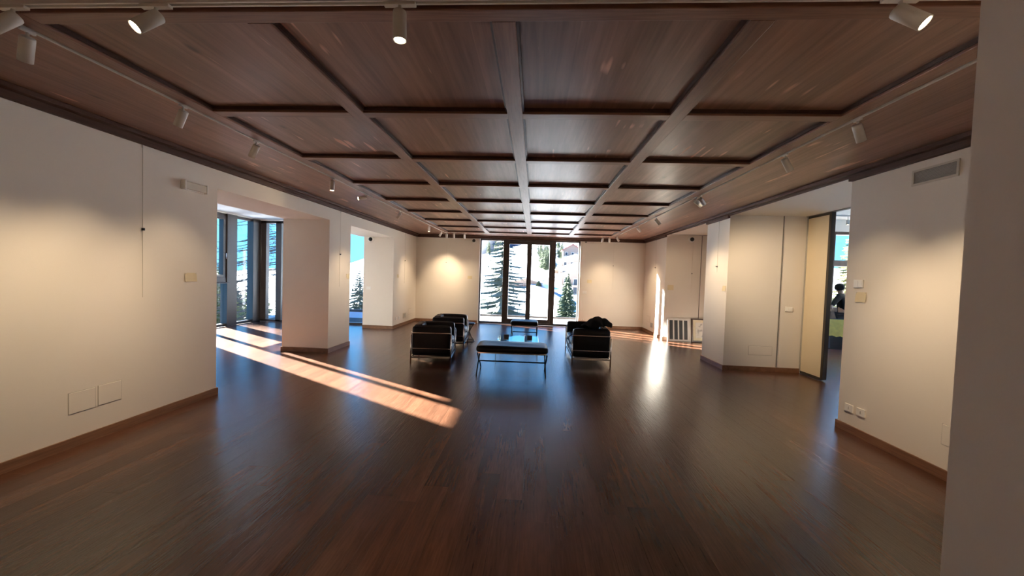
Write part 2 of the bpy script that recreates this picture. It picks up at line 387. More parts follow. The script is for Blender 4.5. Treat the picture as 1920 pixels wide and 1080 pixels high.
# cornices: a deep lower step on the walls, a shallow upper step all round
def cornice(name, low, high, label):
    m = MB()
    for a, b in low + high: m.box(a, b)
    struct(m.build(name, cornice_m, bevel=0.005), label)
zl, zm, zh = 2.788, 2.845, ZC + .001
cornice('trim_1', [((XL, YB, zl), (XL + .045, YF, zh))], [((XL + .045, YB, zm), (XL + .11, YF - .11, zh))], 'dark wooden cornice over the left wall')
cornice('trim_2', [((XR - .045, YB, zl), (XR, 4.53, zh)), ((XR - .045, 7.20, zl), (XR, 8.10, zh)), ((XR - .045, 10.52, zl), (XR, YF, zh)), ((XR - .03, 4.53, 2.828), (XR, 7.2, zh)), ((XR - .03, 8.1, 2.828), (XR, 10.52, zh))],
        [((XR - .11, YB, zm), (XR - .045, YF - .11, zh))], 'dark wooden cornice stepping over the right wall')
cornice('trim_3', [((XL + .045, YF - .045, zl), (XR - .045, YF, zh))], [((XL + .11, YF - .11, zm), (XR - .11, YF - .045, zh))], 'dark wooden cornice over the end wall')

# ------------------------------------------------------------------ windows
def window(name, label, rects, panes, m=frame_m, handles=()):
    f = MB()
    for a, b in rects: f.box(a, b)
    o = struct(f.build(name, m, bevel=0.004), label)
    for a, b in panes: box(a, b).build('pane', glass_m, o)
    for h in handles: h.build('handle', chrome_m, o, smooth=True)
    return o
# far window: fixed lights left and right of a double glazed door
Y1, Y2 = YF + .06, YF + .20
gy = YF + .13
R = [((FX0, Y1, 0), (FX0 + .06, Y2, 2.80)), ((FX1 - .06, Y1, 0), (FX1, Y2, 2.80)), ((FX0, Y1, 2.745), (FX1, Y2, 2.80)), ((FX0, Y1, 0), (FX1, Y2, .06)),
     ((-1.05, Y1, .06), (-.93, Y2, 2.745)), ((.545, Y1, .06), (.665, Y2, 2.745))]
struct_far = window('window_1', 'tall dark framed window in the end wall', R,
    [((FX0 + .06, gy, .06), (-1.05, gy + .012, 2.745)), ((.665, gy, .06), (FX1 - .06, gy + .012, 2.745))])
def leaf(name, xa, xb, label, hx):
    s_, t_ = .075, .095
    f = MB().box((xa, Y1 - .015, .065), (xa + s_, Y2 - .03, 2.74)).box((xb - s_, Y1 - .015, .065), (xb, Y2 - .03, 2.74)).box((xa + s_, Y1 - .015, 2.74 - t_), (xb - s_, Y2 - .03, 2.74)).box((xa + s_, Y1 - .015, .065), (xb - s_, Y2 - .03, .065 + t_ + .02))
    o = struct(f.build(name, frame_m, bevel=0.004), label)
    box((xa + s_, gy - .02, .18), (xb - s_, gy - .008, 2.645)).build('pane', glass_m, o)
    MB().tube([(hx, Y1 - .015, 1.05), (hx, Y1 - .06, 1.05), (hx + (.1 if hx < -.2 else -.1) * -1, Y1 - .06, 1.05)], .009).build('handle', chrome_m, o, smooth=True)
leaf('door_1', -.928, -.1925, 'left leaf of the dark glazed terrace door', -.26)
leaf('door_2', -.1915, .542, 'right leaf of the dark glazed terrace door', -.15)
# bright reveal strips beside the far frame
struct(MB().box((FX0, YF - .004, 0), (FX0 + .018, Y1, 2.80)).box((FX1 - .018, YF - .004, 0), (FX1, Y1, 2.80)).build('trim_4', white_m), 'pale reveal edging of the end window')

# sunroom corner window: side towards the slope (x = BX)
X1, X2 = BX - .16, BX - .02
ys = [(8.27, 8.33), (8.93, 8.985), (9.665, 10.0), (10.60, 10.90)]
R = [((X1, a, 0), (X2 + (.05 if b > 9 else 0), b, 3.0)) for a, b in ys] + [((X1, 8.27, 2.93), (X2, 10.9, 3.0)), ((X1, 8.27, 0), (X2, 10.9, .07))]
# opening sash with a transom in the middle light
R += [((X1 + .02, 8.985, 1.18), (X2 + .03, 9.665, 1.30)), ((X1 + .03, 9.57, 1.30), (X2 + .02, 9.665, 2.93)), ((X1 + .03, 8.985, 1.30), (X2 - .04, 9.0, 2.93)), ((X1 + .03, 9.0, 2.84), (X2 + .02, 9.57, 2.93)), ((X1 + .03, 9.0, 1.30), (X2 + .02, 9.57, 1.38)), ((X1, 8.985, 1.155), (X2 + .10, 9.70, 1.18))]
gx = BX - .09
window('window_2', 'dark framed corner window of the sunroom with an opening sash', R,
       [((gx, 8.33, .07), (gx + .012, 8.93, 2.93)), ((gx, 9.0, 1.38), (gx + .012, 9.57, 2.84)), ((gx, 8.985, .07), (gx + .012, 9.665, 1.155)), ((gx, 10.0, .07), (gx + .012, 10.60, 2.93))],
       handles=[MB().tube([(X2 + .02, 9.62, 1.95), (X2 + .065, 9.62, 1.95), (X2 + .065, 9.62, 1.80)], .011)])
# sunroom window facing the terrace (y = BY)
Yb1, Yb2 = BY + .02, BY + .16
xs = [(-8.22, -8.02), (-7.72, -7.55), (-6.95, -6.80), (-6.2, -6.05), (-4.86, -4.80)]
R = [((a, Yb1, 0), (b, Yb2, 3.0)) for a, b in xs] + [((-8.2, Yb1, 2.93), (-4.80, Yb2, 3.0)), ((-8.2, Yb1, 0), (-4.80, Yb2, .06))]
window('window_3', 'dark framed terrace window of the sunroom', R, [((a, BY + .085, .06), (b, BY + .097, 2.93)) for a, b in ((-8.02, -7.72), (-7.55, -6.95), (-6.80, -6.2), (-6.05, -4.86))])
# adjoining room window
R = [((7.86, BY - .02, 0), (8.02, BY + .2, 3.10)), ((8.10, BY + .04, 1.0), (8.19, BY + .2, 3.05)), ((9.35, BY + .04, 0), (9.5, BY + .2, 3.10)), ((8.02, BY + .04, 3.02), (9.5, BY + .2, 3.10)),
     ((8.10, BY + .02, 2.16), (9.35, BY + .2, 2.32)), ((8.02, BY, .93), (9.5, BY + .2, 1.03)), ((8.02, BY + .06, .06), (9.5, BY + .18, .93)), ((8.02, BY + .03, .55), (9.35, BY + .06, .61))]
window('window_4', 'brown wooden window of the adjoining room above a panelled sill', R, [((8.19, BY + .11, 2.32), (9.35, BY + .122, 3.02)), ((8.19, BY + .11, 1.03), (9.35, BY + .122, 2.16)), ((8.02, BY + .11, 1.03), (8.10, BY + .122, 3.02))], bframe_m)

R = [((9.58, a, .9), (9.7, a + .1, 3.0)) for a in (5.0, 6.5, 8.0, 9.5)] + [((9.58, 5.1, .9), (9.7, 9.5, .98)), ((9.58, 5.1, 2.92), (9.7, 9.5, 3.0))]  # unseen side window, added to let more daylight into the adjoining room
window('window_5_added', 'unseen brown wooden side window added to bring daylight into the adjoining room', R, [((9.63, a + .1, .98), (9.642, a + 1.5, 2.92)) for a in (5.0, 6.5, 8.0)], bframe_m)

# ------------------------------------------------------------------ folding partition in the right recess
pt = thing('folding_partition', 'cream folding partition leaf with dark edges beside the adjoining room opening', 'partition', (4.91, 6.93, 0))
box((-.028, -.25, .055), (.028, .235, 2.80)).build('leaf', panel_cream_m, pt)
box((-.034, -.30, .03), (.034, -.25, 2.84)).build('edge_profile', panel_edge_m, pt)
box((-.034, .235, .03), (.034, .265, 2.84)).build('edge_profile', grey_m, pt)
box((-.034, -.25, .012), (.034, .235, .055)).build('bottom_rail', panel_edge_m, pt)
box((-.034, -.25, 2.80), (.034, .235, 2.84)).build('top_rail', panel_edge_m, pt)
struct(box((4.86, 4.53, 2.838), (4.95, 7.20, 2.846)).build('trim_5', seam_m), 'ceiling guide rail of the folding partition')
# joints in the right recess walls
struct(MB().box((4.466, 7.188, .09), (4.478, 7.2004, 2.845)).build('trim_6', seam_m), 'vertical joint in the recess wall')
struct(MB().box((4.445, 10.508, .09), (4.458, 10.5204, 2.845)).build('trim_7', seam_m), 'vertical joint in the alcove wall')
struct(MB().box((XR + .05, 10.40, 2.838), (4.9, 10.42, 2.846)).build('trim_8', seam_m), 'joint in the alcove soffit')

# ------------------------------------------------------------------ light tracks and spotlights
def track(a, b, label):
    (x0, y0), (x1, y1) = a, b; w = .017 if y0 == y1 else .007; z0, z1 = ZC - .026, ZC
    t = thing('light_track', label, 'track', ((x0+x1)/2, (y0+y1)/2, z0), group='ceiling light tracks')
    hx, hy = (abs(x1-x0)/2 + w, w) if y0 == y1 else (w, abs(y1-y0)/2 + w)
    if hx > hy:
        m = MB().box((-hx, -w, 0), (hx, -w*.45, z1-z0)).box((-hx, w*.45, 0), (hx, w, z1-z0)).box((-hx, -w*.45, .014), (hx, w*.45, z1-z0))
    else:
        m = MB().box((-w, -hy, 0), (-w*.45, hy, z1-z0)).box((w*.45, -hy, 0), (w, hy, z1-z0)).box((-w*.45, -hy, .014), (w*.45, hy, z1-z0))
    m.build('rail', whitemetal_m, t)
TXL, TXR, TYN, TYF = -2.80, 2.365, 1.772, 11.52
track((TXL - .1, TYN), (TXR - .04, TYN), 'white slotted light track running crosswise nearest the viewer')
track((TXL, TYN + .05), (TXL, TYF - .05), 'thin white light track along the left ceiling border')
track((TXR, TYN - .6), (TXR, TYF - .05), 'thin white light track along the right ceiling border')
track((TXL, TYF), (TXR, TYF), 'white light track crossing by the end window')

def spotlight(x, y, aim, label, lit=1.0, rail='y', lens=None, cone=66, side=(0, 0)):
    """cylinder head on a track adapter; aim = target point in the room"""
    z = ZC - .026
    t = thing('track_spotlight', label, 'spotlight', (x, y, z), group='track spotlights')
    aw, al = (.013, .075) if rail == 'x' else (.008, .034)
    a = (al, aw) if rail == 'x' else (aw, al)
    box((-a[0], -a[1], -.014), (a[0], a[1], 0)).build('adapter', whitemetal_m, t, bevel=.002)
    MB().tube([(0, 0, -.012), (0, 0, -.05)], .008).build('stem', whitemetal_m, t, smooth=True)
    piv = Vector((0, 0, -.058)); d = (Vector(aim) - (Vector((x, y, z)) + piv)).normalized()
    L, r = .135, .031
    back = piv - d * .022
    rot = d.to_track_quat('Z', 'Y').to_matrix().to_4x4(); Mx = Matrix.Translation(back) @ rot
    MB().lathe([(r*.80, 0), (r*.95, .004), (r, .012), (r, L), (r*.86, L), (r*.86, L - .012)], 24, Mx).build('housing', whitemetal_m, t, smooth=True, bevel=0)
    MB().lathe([(r*.85, L - .012), (r*.85, L - .006), (r*.55, L - .0035)], 20, Mx).build('lens', lens or lamp_on_m, t)
    if lit > 0:
        ld = bpy.data.lights.new('spot_lamp', 'SPOT'); ld.energy = SPOT_W * lit; ld.color = (1.0, 0.76, 0.48)
        ld.spot_size = math.radians(cone); ld.spot_blend = 1.0; ld.shadow_soft_size = .028
        lo = bpy.data.objects.new('lamp', ld); COL.objects.link(lo); lo.parent = t
        lo.location = back + d * (L + .012); lo.rotation_euler = d.to_track_quat('-Z', 'Y').to_euler()
    return t
# front track
spotlight(-2.62, TYN, (-3.5, .2, .5), 'lit white spotlight at the far left end of the nearest track', 1.1, 'x')
spotlight(-1.87, TYN, (-2.95, .1, .5), 'lit white spotlight on the nearest track tilted left, second from the left', 1.0, 'x')
spotlight(-.668, TYN, (-.60, 1.80, 0), 'lit white spotlight hanging straight down near the middle of the nearest track', .6, 'x')
spotlight(1.533, TYN, (2.95, .45, .8), 'lit white spotlight tilted right at the right end of the nearest track', .8, 'x')
# left track
spotlight(TXL, 1.95, (-3.94, 2.55, .85), 'white spotlight seen from behind at the near start of the left track', .75)
spotlight(TXL, 2.87, (-3.94, 3.1, .85), 'white spotlight above the left wall, second along the left track', .85)
spotlight(TXL, 3.655, (-3.94, 3.9, 1.0), 'small white spotlight above the end of the left wall, third along the left track', .5)
spotlight(TXL, 5.08, (-2.85, 5.0, 0), 'lit white spotlight hanging straight down opposite the sunroom opening', .6)
spotlight(TXL, 6.086, (-3.94, 5.2, 2.4), 'lit white spotlight pointing sideways into the sunroom opening', .15)
spotlight(TXL, 7.70, (-3.94, 7.55, .8), 'slim white spotlight aimed down at the left pier', 1.0)
spotlight(TXL, 9.85, (-2.8, 9.8, 0), 'lit white spotlight hanging straight down before the far left corner', .4)
spotlight(TXL, 11.16, (-3.94, 11.45, .9), 'left one of two white spotlights crowded at the far left corner', 1.0)
# far track
spotlight(-2.72, TYF, (-3.0, 12.46, 1.35), 'right one of two white spotlights crowded at the far left corner', 1.4, 'x')
spotlight(-2.50, TYF, (-2.6, 12.46, .9), 'white spotlight on the end track just right of the far left corner', .5, 'x')
spotlight(-2.18, TYF, (-2.2, 12.46, .9), 'white spotlight on the end track nearest the left edge of the end window', .4, 'x')
spotlight(1.99, TYF, (1.9, 12.46, .9), 'white spotlight on the end track nearest the right edge of the end window', .4, 'x')
spotlight(2.19, TYF, (2.4, 12.46, 1.0), 'middle of three white spotlights by the far right corner', .5, 'x')
# right track
spotlight(TXR, 3.02, (3.53, 3.55, .8), 'white spotlight above the right wall vent, first along the right track', 1.3)
spotlight(TXR, 3.84, (3.53, 4.2, 1.1), 'small white spotlight second along the right track', .5)
spotlight(TXR, 5.70, (4.2, 7.2, 1.5), 'nearer one of a pair of white spotlights on the right track', 1.5)
spotlight(TXR, 5.86, (5.0, 6.9, 1.3), 'farther one of a pair of white spotlights on the right track', 1.3)
spotlight(TXR, 7.72, (3.53, 7.6, 1.4), 'lit white spotlight tilted right above the right pier', 1.0)
spotlight(TXR, 9.05, (3.9, 10.4, 1.5), 'thin white spotlight tilted right before the alcove', .5)
spotlight(TXR, 11.30, (3.53, 11.4, .9), 'rightmost of three white spotlights by the far right corner', 1.0)

# unseen track and spotlights added behind the viewer as warm fill light
track((TXL + .4, -1.2), (TXR - .4, -1.2), 'unseen white light track added behind the viewer to carry the fill spotlights')
for k, (x, tx, ty) in enumerate(((-2.1, -3.94, -1.0), (-.9, -1.2, -2.6), (.6, .9, -2.6), (1.8, 3.53, -1.0))):
    spotlight(x, -1.2, (tx, ty, 1.2), ('white spotlight aimed at the left entrance wall', 'white spotlight aimed left at the back wall', 'white spotlight aimed right at the back wall', 'white spotlight aimed at the right entrance wall')[k] + ' behind the viewer, unseen and added for warm fill', 1.2, 'x')

# ------------------------------------------------------------------ wall fittings; side: outward normal of the wall
def frame_on(p, n):
    """matrix whose local x runs along the wall, y out of the wall, z up"""
    n = Vector(n); xax = n.cross(Vector((0, 0, 1)))
    m = Matrix((( xax.x, n.x, 0, p[0]), (xax.y, n.y, 0, p[1]), (0, 0, 1, p[2]), (0, 0, 0, 1)))
    return m
NL, NR, NF = (1, 0, 0), (-1, 0, 0), (0, -1, 0)
def at_wall(name, p, n, label, cat, group=None):
    t = thing(name, label, cat, group=group); t.matrix_world = frame_on(p, n); return t
def cable(p, n, zt, zb, zh, label):
    t = at_wall('picture_cable', (p[0], p[1], 0), n, label, 'cable', 'picture hanging cables')
    MB().tube([(0, .006, zt), (0, .006, zb)], .0022, 6).build('wire', seam_m if False else ivory_m, t)
    MB().box((-.009, .002, zh - .012), (.009, .020, zh + .012)).tube([(0, .02, zh), (.012, .032, zh - .004), (.012, .034, zh + .012)], .003, 6).build('hook', blackmetal_m, t)
    box((-.006, 0, zt - .03), (.006, .012, zt)).build('ceiling_clip', whitemetal_m, t)
cable((XL, 3.60), NL, 2.788, 1.27, 1.953, 'long picture cable on the near left wall left of the paper note')
cable((XL, 7.475), NL, 2.788, 1.276, 1.924, 'picture cable hanging on the left pier')
cable((XL, 11.32), NL, 2.788, 1.27, 1.95, 'picture cable on the left wall close to the far left corner')
cable((-2.93, YF), NF, 2.788, 1.9, 1.974, 'short picture cable on the end wall left of the window')
cable((2.52, YF), NF, 2.788, 1.25, 2.03, 'picture cable on the end wall right of the window')
cable((XR, 11.37), NR, 2.788, 1.3, 1.977, 'picture cable on the right wall close to the far right corner')
cable((XR, 7.60), NR, 2.788, 1.80, 1.914, 'picture cable hanging on the right pier')
cable((4.225, 10.52), NF, 2.66, 1.29, 1.822, 'picture cable on the alcove wall above the leaning pictures')
def note(p, n, label, w=.15, h=.10):
    t = at_wall('paper_note', p, n, label, 'note', 'cream paper notes on the walls')
    vs = []; nx = 6
    for j in range(2):
        for i in range(nx + 1):
            u = -1 + 2*i/nx; vs.append((u*w/2, .003 + .010 * (1 - j) * (u*u), (j - .5) * h))
    MB().add(vs, [(i, i+1, nx+2+i, nx+1+i) for i in range(nx)]).build('sheet', paper_m, t).modifiers.new('s', 'SOLIDIFY').thickness = .0012
    for sx in (-1, 1): MB().lathe([(.0045, 0), (.006, .004), (.002, .008)], 10, Matrix.Translation((sx*w*.43, .003, h*.44)) @ Matrix.Rotation(-math.pi/2, 4, 'X')).build('pin', whitemetal_m, t)
note((XL, 4.137, 1.47), NL, 'cream paper note pinned near the end of the near left wall')
note((XL, 7.81, 1.48), NL, 'small cream paper note on the edge of the left pier', .12)
note((XL, 10.75, 1.49), NL, 'cream paper note on the left wall just past the white side niche', .10)
note((-2.13, YF, 1.505), NF, 'cream paper note on the end wall left of the window')
note((1.78, YF, 1.50), NF, 'cream paper note on the end wall right of the window')
note((3.68, 10.52, 1.43), NF, 'cream paper note on the alcove wall above the striped picture', .16, .14)
note((XR, 7.29, 1.50), NR, 'cream paper note on the right pier', .12)
note((XR, 4.318, 1.50), NR, 'cream paper note under the switch on the near right wall', .13, .11)
def plate(p, n, w, h, label, kind='switch', k=1):
    t = at_wall('socket_plate' if kind == 'socket' else 'switch_plate', p, n, label, kind)
    box((-w/2, 0, -h/2), (w/2, .013, h/2)).build('cover', plastic_m, t, bevel=.003)
    if kind == 'socket':
        MB().lathe([(.021, .0132), (.020, .0138)], 20, Matrix.Rotation(-math.pi/2, 4, 'X')).build('socket_face', plastic_m, t)
        for s_ in (-1, 0, 1): MB().lathe([(.0045, .0138), (.004, .0142)], 10, Matrix.Translation((0, 0, s_ * .011)) @ Matrix.Rotation(-math.pi/2, 4, 'X')).build('hole', darkhole_m, t)
    else:
        for i in range(k):
            ww = (w - .02) / k; x0 = -w/2 + .01 + i*ww
            box((x0 + .001, .013, -h/2 + .012), (x0 + ww - .001, .016, h/2 - .012)).build('rocker', plastic_m, t, bevel=.002)
plate((XR, 4.355, 1.645), NR, .12, .085, 'white wall switch above the note on the near right wall', k=2)
plate((XR, 4.378, .269), NR, .105, .082, 'left of two white sockets low on the near right wall', 'socket')
plate((XR, 4.225, .272), NR, .105, .082, 'right of two white sockets low on the near right wall', 'socket')
plate((4.645, 7.2, 1.161), NF, .13, .085, 'white triple switch on the recess wall beside the partition', k=3)
plate((-4.634, 10.42, 1.128), NF, .13, .085, 'pale triple switch on the white niche wall under the camera', k=3)
plate((1.638, YF, 1.145), NF, .13, .085, 'pale switch on the end wall right of the window', k=3)
plate((1.604, YF, .247), NF, .12, .08, 'white socket low on the end wall right of the window', 'socket')
plate((XL, 10.70, .263), NL, .105, .082, 'nearer of two white sockets low on the left wall past the niche', 'socket')
plate((XL, 10.92, .263), NL, .105, .082, 'farther of two white sockets low on the left wall past the niche', 'socket')
def access(p, n, w, h, label):
    t = at_wall('access_panel', p, n, label, 'panel', 'flush access panels')
    box((-w/2, 0, -h/2), (w/2, .002, h/2)).build('recess_frame', joint_m, t)
    box((-w/2 + .004, 0, -h/2 + .004), (w/2 - .004, .005, h/2 - .004)).build('cover', wall_m, t, bevel=.002)
access((XL, 3.087, .385), NL, .205, .19, 'nearer of two flush square panels low on the near left wall')
access((XL, 3.307, .39), NL, .20, .19, 'farther of two flush square panels low on the near left wall')
access((4.18, 7.2, .382), NF, .42, .17, 'flush rectangular panel low on the recess wall beside the right pier')
access((XR, 3.33, .378), NR, .20, .18, 'flush panel low on the near right wall half hidden by the wall end')
access((XL, 11.93, .36), NL, .34, .18, 'flush panel low on the left wall at the far corner')
access((XR, 11.85, .42), NR, .34, .18, 'flush panel low on the right wall at the far corner')
def vent(p, n, w, h, label, slats):
    t = at_wall('air_vent', p, n, label, 'vent')
    b = .018
    MB().box((-w/2, 0, -h/2), (w/2, .010, -h/2 + b)).box((-w/2, 0, h/2 - b), (w/2, .010, h/2)).box((-w/2, 0, -h/2 + b), (-w/2 + b, .010, h/2 - b)).box((w/2 - b, 0, -h/2 + b), (w/2, .010, h/2 - b)).build('frame', ivory_m, t)
    box((-w/2 + b, 0, -h/2 + b), (w/2 - b, .001, h/2 - b)).build('backing', grey_m, t)
    for i in range(slats):
        z = -h/2 + b + (i + .5) * (h - 2*b) / slats
        MB().add([(-w/2 + b, .001, z + .003), (w/2 - b, .001, z + .003), (w/2 - b, .009, z - .003), (-w/2 + b, .009, z - .003), (-w/2 + b, .001, z + .0045), (w/2 - b, .001, z + .0045), (w/2 - b, .009, z - .0015), (-w/2 + b, .009, z - .0015)],
                 [(0,1,2,3)[::-1], (4,5,6,7), (2,3,7,6)[::-1], (0,1,5,4)]).build('slat', grey_m, t)
vent((XR, 3.635, 2.645), NR, .40, .145, 'rectangular grey air vent high on the near right wall', 9)
vent((XL, 11.39, .285), NL, .26, .16, 'small air vent low on the left wall by the far corner', 7)
vent((XR, 11.50, .27), NR, .26, .16, 'small air vent low on the right wall by the far corner', 7)
def dome(p, n, label):
    t = at_wall('security_camera', p, n, label, 'camera', 'round dome cameras')
    Rx = Matrix.Rotation(-math.pi/2, 4, 'X')
    MB().lathe([(.082, 0), (.082, .026), (.073, .042), (.055, .050)], 28, Rx).build('base_ring', plastic_m, t, smooth=True)
    MB().lathe([(.055, .048), (.052, .064), (.040, .080), (.018, .090), (.002, .092)], 24, Rx).build('dome_lens', darkhole_m, t, smooth=True)
dome((-4.594, 10.42, 2.492), NF, 'round white dome camera with black lens high on the niche wall')
dome((-2.025, YF, 2.71), NF, 'round white dome camera on the end wall left of the window')
dome((4.173, 10.52, 2.735), NF, 'round white dome camera high on the alcove wall')
# emergency light
em = at_wall('emergency_light', (XL, 4.16, 2.50), NL, 'boxy clear emergency light high on the near left wall', 'lamp')
box((-.145, 0, -.05), (.145, .018, .05)).build('back_plate', plastic_m, em, bevel=.004)
box((-.135, .018, -.042), (.135, .052, .042)).build('diffuser', ivory_m, em, bevel=.008)
for s_ in (-1, 1): box((s_ * .14 - .008, .0, -.05), (s_ * .14 + .008, .056, .05)).build('end_cap', plastic_m, em, bevel=.003)
# small door contact above the end window
jb = at_wall('junction_box', (1.62, YF, 2.765), NF, 'tiny black sensor box under the cornice right of the end window', 'sensor')
box((-.03, 0, -.014), (.03, .03, .014)).build('case', darkhole_m, jb, bevel=.004)
MB().lathe([(.008, .03), (.006, .036)], 10, Matrix.Rotation(-math.pi/2, 4, 'X')).build('lens', blackmetal_m, jb)

# ------------------------------------------------------------------ leather seats (tubular steel cubes)
def cube_seat(name, label, cat, loc, rz, W, seats, group=None):
    """front faces local +x; W = overall width along y"""
    t = thing(name, label, cat, loc, rz, group)
    D = .70; x0, x1 = -D/2, D/2; y0, y1 = -W/2, W/2; r = .0125; th = .155
    zt, zl_, zb = .548, .272, .122
    for sx, sy in ((1, 1), (1, -1), (-1, 1), (-1, -1)):
        MB().tube([(sx * (D/2), sy * (W/2), 0), (sx * (D/2), sy * (W/2), zt - .03)], r, 10).build('leg', chrome_m, t, smooth=True)
    def rail(z, rr, closed):
        c = .05; P = []
        pts = [(x1, y0), (x0, y0), (x0, y1), (x1, y1)]
        P.append((x1, y0, z - .03)); P.append((x1 - .01, y0, z - .008)); P.append((x1 - .03, y0, z))
        for (cx, cy), a0 in (((x0 + c, y0 + c), -90), ((x0 + c, y1 - c), 180)):
            for k in range(5):
                a = math.radians(a0 - 90 * k / 4); P.append((cx + c * math.cos(a), cy + c * math.sin(a), z))
        P.append((x1 - .03, y1, z)); P.append((x1 - .01, y1, z - .008)); P.append((x1, y1, z - .03))
        return MB().tube(P, rr, 10)
    rail(zt, r, 0).build('top_rail', chrome_m, t, smooth=True)
    rail(zl_, .007, 0).build('middle_rail', chrome_m, t, smooth=True)
    bs = MB().box((x0, y0 - .008, zb - .02), (x1, y0 + .012, zb + .012)).box((x0, y1 - .012, zb - .02), (x1, y1 + .008, zb + .012)).box((x0 - .008, y0, zb - .02), (x0 + .012, y1, zb + .012)).box((x1 - .012, y0, zb - .02), (x1 + .008, y1, zb + .012))
    bs.build('base_frame', chrome_m, t)
    dn = lambda u, w: -.010 * math.cos(2.2 * u + .4) + .006 * math.sin(3.1 * w)
    hz = (.665 - .137) / 2
    for sy in (-1, 1):
        MB().cushion((0, sy * (W/2 - r - th/2), .137 + hz), (D/2 - .012, th/2, hz), .042, .006, 10, lambda u, w, s_=sy: .016 * (u if False else math.sin(2.6 * w + s_)) * (1 - u*u*.2) - .008).build('arm_cushion', leather_m, t, smooth=True, weld=True)
    MB().cushion((x0 + r + th/2, 0, .137 + hz + .008), (th/2, W/2 - r - th - .004, hz + .006), .045, .008, 10, dn).build('back_cushion', leather_m, t, smooth=True, weld=True)
    sw = (W - 2*(r + th) - .008) / seats
    for i in range(seats):
        yc = -W/2 + r + th + .004 + sw * (i + .5)
        xc0, xc1 = x0 + r + th + .006, x1 - .004
        MB().cushion(((xc0+xc1)/2, yc, .215), ((xc1-xc0)/2, sw/2 - .003, .078), .04, .006, 8).build('base_cushion', leather_m, t, smooth=True, weld=True)
        MB().cushion(((xc0+xc1)/2, yc, .370), ((xc1-xc0)/2, sw/2 - .003, .076), .055, .016, 8).build('seat_cushion', leather_m, t, smooth=True, weld=True)
    return t
cube_seat('armchair', 'black leather cube armchair with chrome frame, nearer of the two on the left', 'armchair', (-1.825, 6.965, 0), math.radians(6), .76, 1, 'cube armchairs')
cube_seat('armchair', 'black leather cube armchair with chrome frame, farther of the two on the left', 'armchair', (-1.845, 8.41, 0), math.radians(3), .76, 1, 'cube armchairs')
cube_seat('sofa', 'black leather two-seat cube sofa with chrome frame on the right', 'sofa', (1.09, 7.735, 0), math.pi, 1.44, 2)

# black coat thrown over the sofa corner
def coat():
    m = MB(); nu, nv = 44, 40; vs = []
    cx, cy = 1.20, 7.13
    def top(x, y):                       # what lies underneath
        z = .485
        if y < 7.21 or x > 1.27: z = .69
        e = min(abs(y - 7.21), abs(x - 1.27))
        if z < .6 and e < .08: z = .485 + (.69 - .485) * (1 - e/.08) ** 2
        return z
    for j in range(nv + 1):
        for i in range(nu + 1):
            u = -1 + 2*i/nu; v = -1 + 2*j/nv
            x = cx + u * (.27 + .05 * math.sin(3.1 * v + 1)); y = cy + v * (.20 + .05 * math.cos(2.3 * u)) + .04 * math.sin(4 * u)
            x = min(x, 1.452); y = max(y, 7.012)
            rr = math.sqrt(u*u + v*v)
            hump = .185 * math.exp(-((u + .02)**2 * 4.2 + (v + .1)**2 * 3.5)) + .11 * math.exp(-((u - .55)**2 * 22 + (v + .15)**2 * 8)) + .06 * math.exp(-((u + .45)**2 * 8 + (v - .1)**2 * 6)) + .04 * math.exp(-((u - .85)**2 * 60 + (v + .2)**2 * 10))
            fold = .022 * noise.noise(Vector((u * 4.2, v * 2.2, 3))) + .012 * math.sin(9 * u + 5 * v + 2 * noise.noise(Vector((u * 2, v * 2, 9))))
            z = top(x, y) + .012 + hump + fold * (1 - max(0, rr - .7))
            z = max(z, top(x, y) + .008)
            vs.append((x - cx, y - cy, z - .69))
    fs = [(j*(nu+1)+i, j*(nu+1)+i+1, (j+1)*(nu+1)+i+1, (j+1)*(nu+1)+i) for j in range(nv) for i in range(nu)]
    # rounded outline: keep an irregular blob
    keep = []
    for f in fs:
        k = f[0]; i, j = k % (nu+1), k // (nu+1); u = -1 + 2*i/nu; v = -1 + 2*j/nv; a = math.atan2(v, u)
        if math.hypot(u, v) < .93 + .07 * math.sin(3*a + 1) + .06 * math.sin(7*a): keep.append(f)
    o = m.add(vs, keep).build('coat', coat_m, smooth=True, loc=(cx, cy, .69))
    s_ = o.modifiers.new('thick', 'SOLIDIFY'); s_.thickness = .012; s_.offset = 1
    tag(o, 'crumpled black coat thrown over the near corner of the sofa', 'coat')
    return o
coat()

# ------------------------------------------------------------------ benches with crossed steel legs
def bench(name, label, loc, W, D, rz=0.0):
    t = thing(name, label, 'bench', loc, rz, 'leather benches')
    zt = .475; zc_ = .37
    MB().cushion((0, 0, (zt + zc_)/2), (W/2, D/2, (zt - zc_)/2), .045, .006, 12, lambda u, w: .006 * math.sin(4 * w + 2 * u) * (1 - u*u) * (1 - w*w)).build('seat_cushion', leather_m, t, smooth=True, weld=True)
    MB().box((-W/2 + .02, -D/2 + .03, zc_ - .018), (W/2 - .02, -D/2 + .055, zc_)).box((-W/2 + .02, D/2 - .055, zc_ - .018), (W/2 - .02, D/2 - .03, zc_)).box((-W/2 + .02, -D/2 + .055, zc_ - .018), (-W/2 + .045, D/2 - .055, zc_)).box((W/2 - .045, -D/2 + .055, zc_ - .018), (W/2 - .02, D/2 - .055, zc_)).build('seat_frame', chrome_m, t)
    for sx in (-1, 1):
        x = sx * (W/2 - .022)
        for sy in (-1, 1):
            P = []
            for k in range(9):
                q = k / 8; yy = sy * (D/2 - .02) * (1 - 2*q); P.append((x + (.006 if sy > 0 else -.006), yy + sy * -.03 * math.sin(math.pi * 2 * q) * -1, (zc_ - .015) * q))
            MB().tube(P, .011, 8).build('leg', blackmetal_m, t, smooth=True)
    MB().tube([(-W/2 + .012, 0, (zc_ - .015)/2), (W/2 - .012, 0, (zc_ - .015)/2)], .012, 10).build('stretcher', blackmetal_m, t, smooth=True)
    return t
